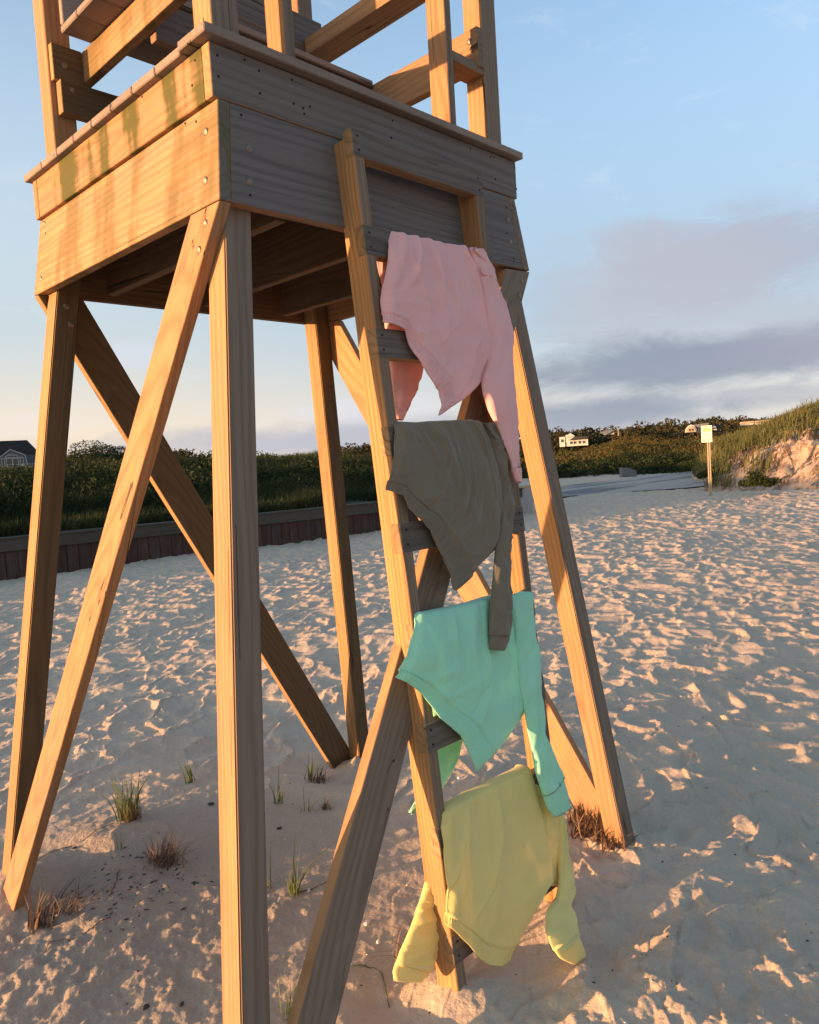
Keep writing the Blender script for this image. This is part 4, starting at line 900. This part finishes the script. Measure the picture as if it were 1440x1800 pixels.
tuft('dead_grass', 288, 1515, 110, .15, .09, M_dead, 'round tangle of dry brown grass between the left legs', 4, 1.1, cat='dry grass')
tuft('grass_tuft', 212, 1490, 5, .13, .02, M_tuft, 'single broad green shoot in front of the largest tuft', 5, .2)
tuft('dead_grass', 62, 1630, 34, .16, .05, M_dead, 'dry reddish stalks at the foot of the left brace', 6, .5, cat='dry grass', w_=.006)
tuft('dead_grass', 110, 1600, 60, .12, .13, M_dead, 'flattened dry grass right of the left brace foot', 7, 1.3, cat='dry grass')
tuft('grass_tuft', 515, 1572, 34, .11, .02, M_tuft, 'short bright green tuft just right of the near leg', 8, .25)
tuft('grass_tuft', 518, 1570, 9, .26, .04, M_tuft, 'long thin blades arching round the short bright tuft', 9, 1.0)
tuft('grass_tuft', 492, 1412, 10, .22, .05, M_tuft, 'sparse thin green blades between near leg and far leg', 10, .6)
tuft('grass_tuft', 548, 1362, 26, .17, .05, M_tuft, 'green tuft against the foot of the far diagonal brace', 11, .6)
tuft('dead_grass', 560, 1365, 40, .11, .08, M_dead, 'dry grass round the foot of the far leg', 12, 1.0, cat='dry grass')
tuft('dead_grass', 573, 1420, 26, .09, .04, M_dead, 'low withered tuft in front of the far leg', 13, .9, cat='dry grass')
tuft('grass_tuft', 540, 1425, 8, .15, .05, M_tuft, 'few green blades left of the low withered tuft', 14, .9)
tuft('dead_grass', 1030, 1468, 130, .13, .10, M_dead, 'thick brown grass heap against the right leg', 15, 1.0, cat='dry grass', w_=.005)
tuft('dead_grass', 1068, 1486, 110, .12, .10, M_dead, 'low brown grass mat in front of the right leg foot', 21, 1.2, cat='dry grass', w_=.005)
tuft('dead_grass', 1015, 1450, 70, .14, .07, M_dead, 'dry stalks behind the green cuff beside the right leg', 22, .9, cat='dry grass', w_=.005)
tuft('grass_tuft', 1062, 1478, 16, .16, .05, M_dead, 'arching dry blades in front of the right leg', 16, 1.0, (.2, -.2), cat='dry grass')
tuft('grass_tuft', 735, 1690, 22, .24, .07, M_dead, 'arching dry blades across the trailing yellow sleeve', 17, .9, (-.4, -.1), cat='dry grass')
tuft('grass_tuft', 508, 1795, 10, .17, .03, M_tuft, 'dark green blades beside the foot of the front brace', 18, .3)
tuft('grass_tuft', 470, 1560, 8, .2, .04, M_tuft, 'thin blades right against the near leg', 19, .8)
def stem(name, pts, r_, mat, label, cat='stem'):
    q = curve(pts, 40); P_ = []
    for a in q:
        p = ONP(a[0], a[1], (0, 0, 1), .03); z = gh(p[0], p[1]); p = ONP(a[0], a[1], (0, 0, 1), z+.004); P_.append([p[0], p[1], gh(p[0], p[1])+.003])
    P_ = np.array(P_); P_[:, 2] += .004*np.sin(np.linspace(0, 9, 40)); tg = np.gradient(P_, axis=0); tg /= np.linalg.norm(tg, axis=1)[:, None]; s1 = np.cross(tg, [0, 0, 1]); s2 = np.cross(tg, s1); nr = 6
    V = np.stack([P_+r_*(s1*math.cos(k*math.pi/3)+s2*math.sin(k*math.pi/3)) for k in range(nr)], 0).reshape(-1, 3)
    return tag(link(name, npmesh(name, V, gridfaces(nr, 40, True), True), mat), label, cat, 'dry stems lying on the sand')
stem('dry_stem', [(65, 1515), (110, 1490), (160, 1468), (200, 1450)], .0016, M_dead, 'long dry stem running up to the largest tuft')
stem('dry_stem', [(80, 1670), (90, 1655), (125, 1650), (160, 1632), (195, 1612)], .0018, M_dead, 'dark crooked stem in front of the left brace foot')
stem('dry_stem', [(515, 1572), (545, 1563), (575, 1548), (600, 1530)], .0025, M_dead, 'runner leading from the bright tuft to the front brace')
stem('dry_stem', [(600, 1700), (640, 1706), (672, 1720), (684, 1765)], .002, M_tuft, 'green runner curving left of the ladder foot')
stem('dry_stem', [(195, 1570), (205, 1545), (208, 1525)], .0028, M_dead, 'straight pale twig between the left legs')
M_shell = plain('bleached_shell', (.75, .68, .6), .5, .3, 0, .1, 60); M_peb = plain('dark_pebble', (.05, .042, .038), .7, .3, 0, .3, 60)
def pebble_v(r): 
    bm = bmesh.new(); bmesh.ops.create_icosphere(bm, subdivisions=1, radius=r); v = np.array([v.co[:] for v in bm.verts]); f = np.array([[q.index for q in p.verts] for p in bm.faces]); bm.free(); return v, f
pv, pf = pebble_v(1.)
def scatter(name, n, mat, label, seed, smin, smax, flat):
    r = np.random.default_rng(seed); parts = []
    for k in range(n):
        a = YAW+r.uniform(-.6, .6); d = 1.5+r.random()**1.5*7; x = CAM[0]+d*math.sin(a); y = CAM[1]+d*math.cos(a); s_ = r.uniform(smin, smax)*(.6+d*.12)
        an = r.random()*6.28; R_ = np.array([[math.cos(an), -math.sin(an), 0], [math.sin(an), math.cos(an), 0], [0, 0, 1]])
        v = (pv*np.array([1, .65, flat])*(1+.25*r.normal(size=(len(pv), 1)))*s_) @ R_.T; parts.append((v+np.array([x, y, gh(x, y)+s_*flat*.4]), pf))
    V, F = join(parts); return tag(link(name, npmesh(name, V, F, True), mat), label, 'shell grit', kind='stuff')
scatter('shell_fragments', 220, M_shell, 'small bleached shell fragments scattered over the sand', 31, .0022, .006, .4)
scatter('dark_grit', 200, M_peb, 'small dark pebbles and seaweed bits scattered over the sand', 32, .002, .0055, .6)
_p = ONP(290, 1560, (0, 0, 1), 0); r = np.random.default_rng(44); parts = []
for k in range(240):
    x, y = _p[0]+r.normal()*.10-.05+.12*math.sin(k*2.4), _p[1]+r.normal()*.12+.05+.10*math.cos(k*1.7); s_ = .0014+.0062*r.random()**2.2; an = r.random()*6.28
    R_ = np.array([[math.cos(an), -math.sin(an), 0], [math.sin(an), math.cos(an), 0], [0, 0, 1]]); v = (pv*np.array([1.8, .5, .4])*s_) @ R_.T; parts.append((v+np.array([x, y, gh(x, y)+s_*.3]), pf))
V, F = join(parts); tag(link('seaweed_bits', npmesh('seaweed_bits', V, F, True), M_peb), 'dark scraps of dry seaweed strewn on the sand between the left legs', 'seaweed scraps', kind='stuff')
def shell(px, py, s_, mat, label, seed):
    p = ONP(px, py, (0, 0, 1), 0.); p = ONP(px, py, (0, 0, 1), gh(p[0], p[1])); p[2] = gh(p[0], p[1])+s_*.15
    rock('shell' if mat is M_shell else 'pebble', p, (s_, s_*.8, s_*.4), mat, label, 'shell' if mat is M_shell else 'pebble', seed)
shell(808, 1367, .014, M_shell, 'white shell on the sand framed between the ladder rails', 1); shell(542, 1566, .011, M_shell, 'white shell just right of the short bright tuft', 2)
shell(130, 1488, .011, M_peb, 'dark pebble on the sand bank beside the left brace', 3); shell(491, 1457, .012, M_peb, 'black pebble right of the near leg', 4)
shell(645, 1625, .012, M_shell, 'pale broken shell behind the front brace', 5); shell(500, 1358, .012, M_shell, 'round white shell left of the far leg tuft', 6); shell(371, 1415, .015, M_peb, 'largest dark pebble left of the near leg', 7)
shell(665, 1657, .010, M_shell, 'small tan shell left of the trailing yellow sleeve', 8); shell(318, 1766, .011, M_peb, 'black pebble at the bottom edge of the photo', 9); shell(256, 1772, .012, M_peb, 'grey brown pebble beside the black one at the bottom edge', 10)
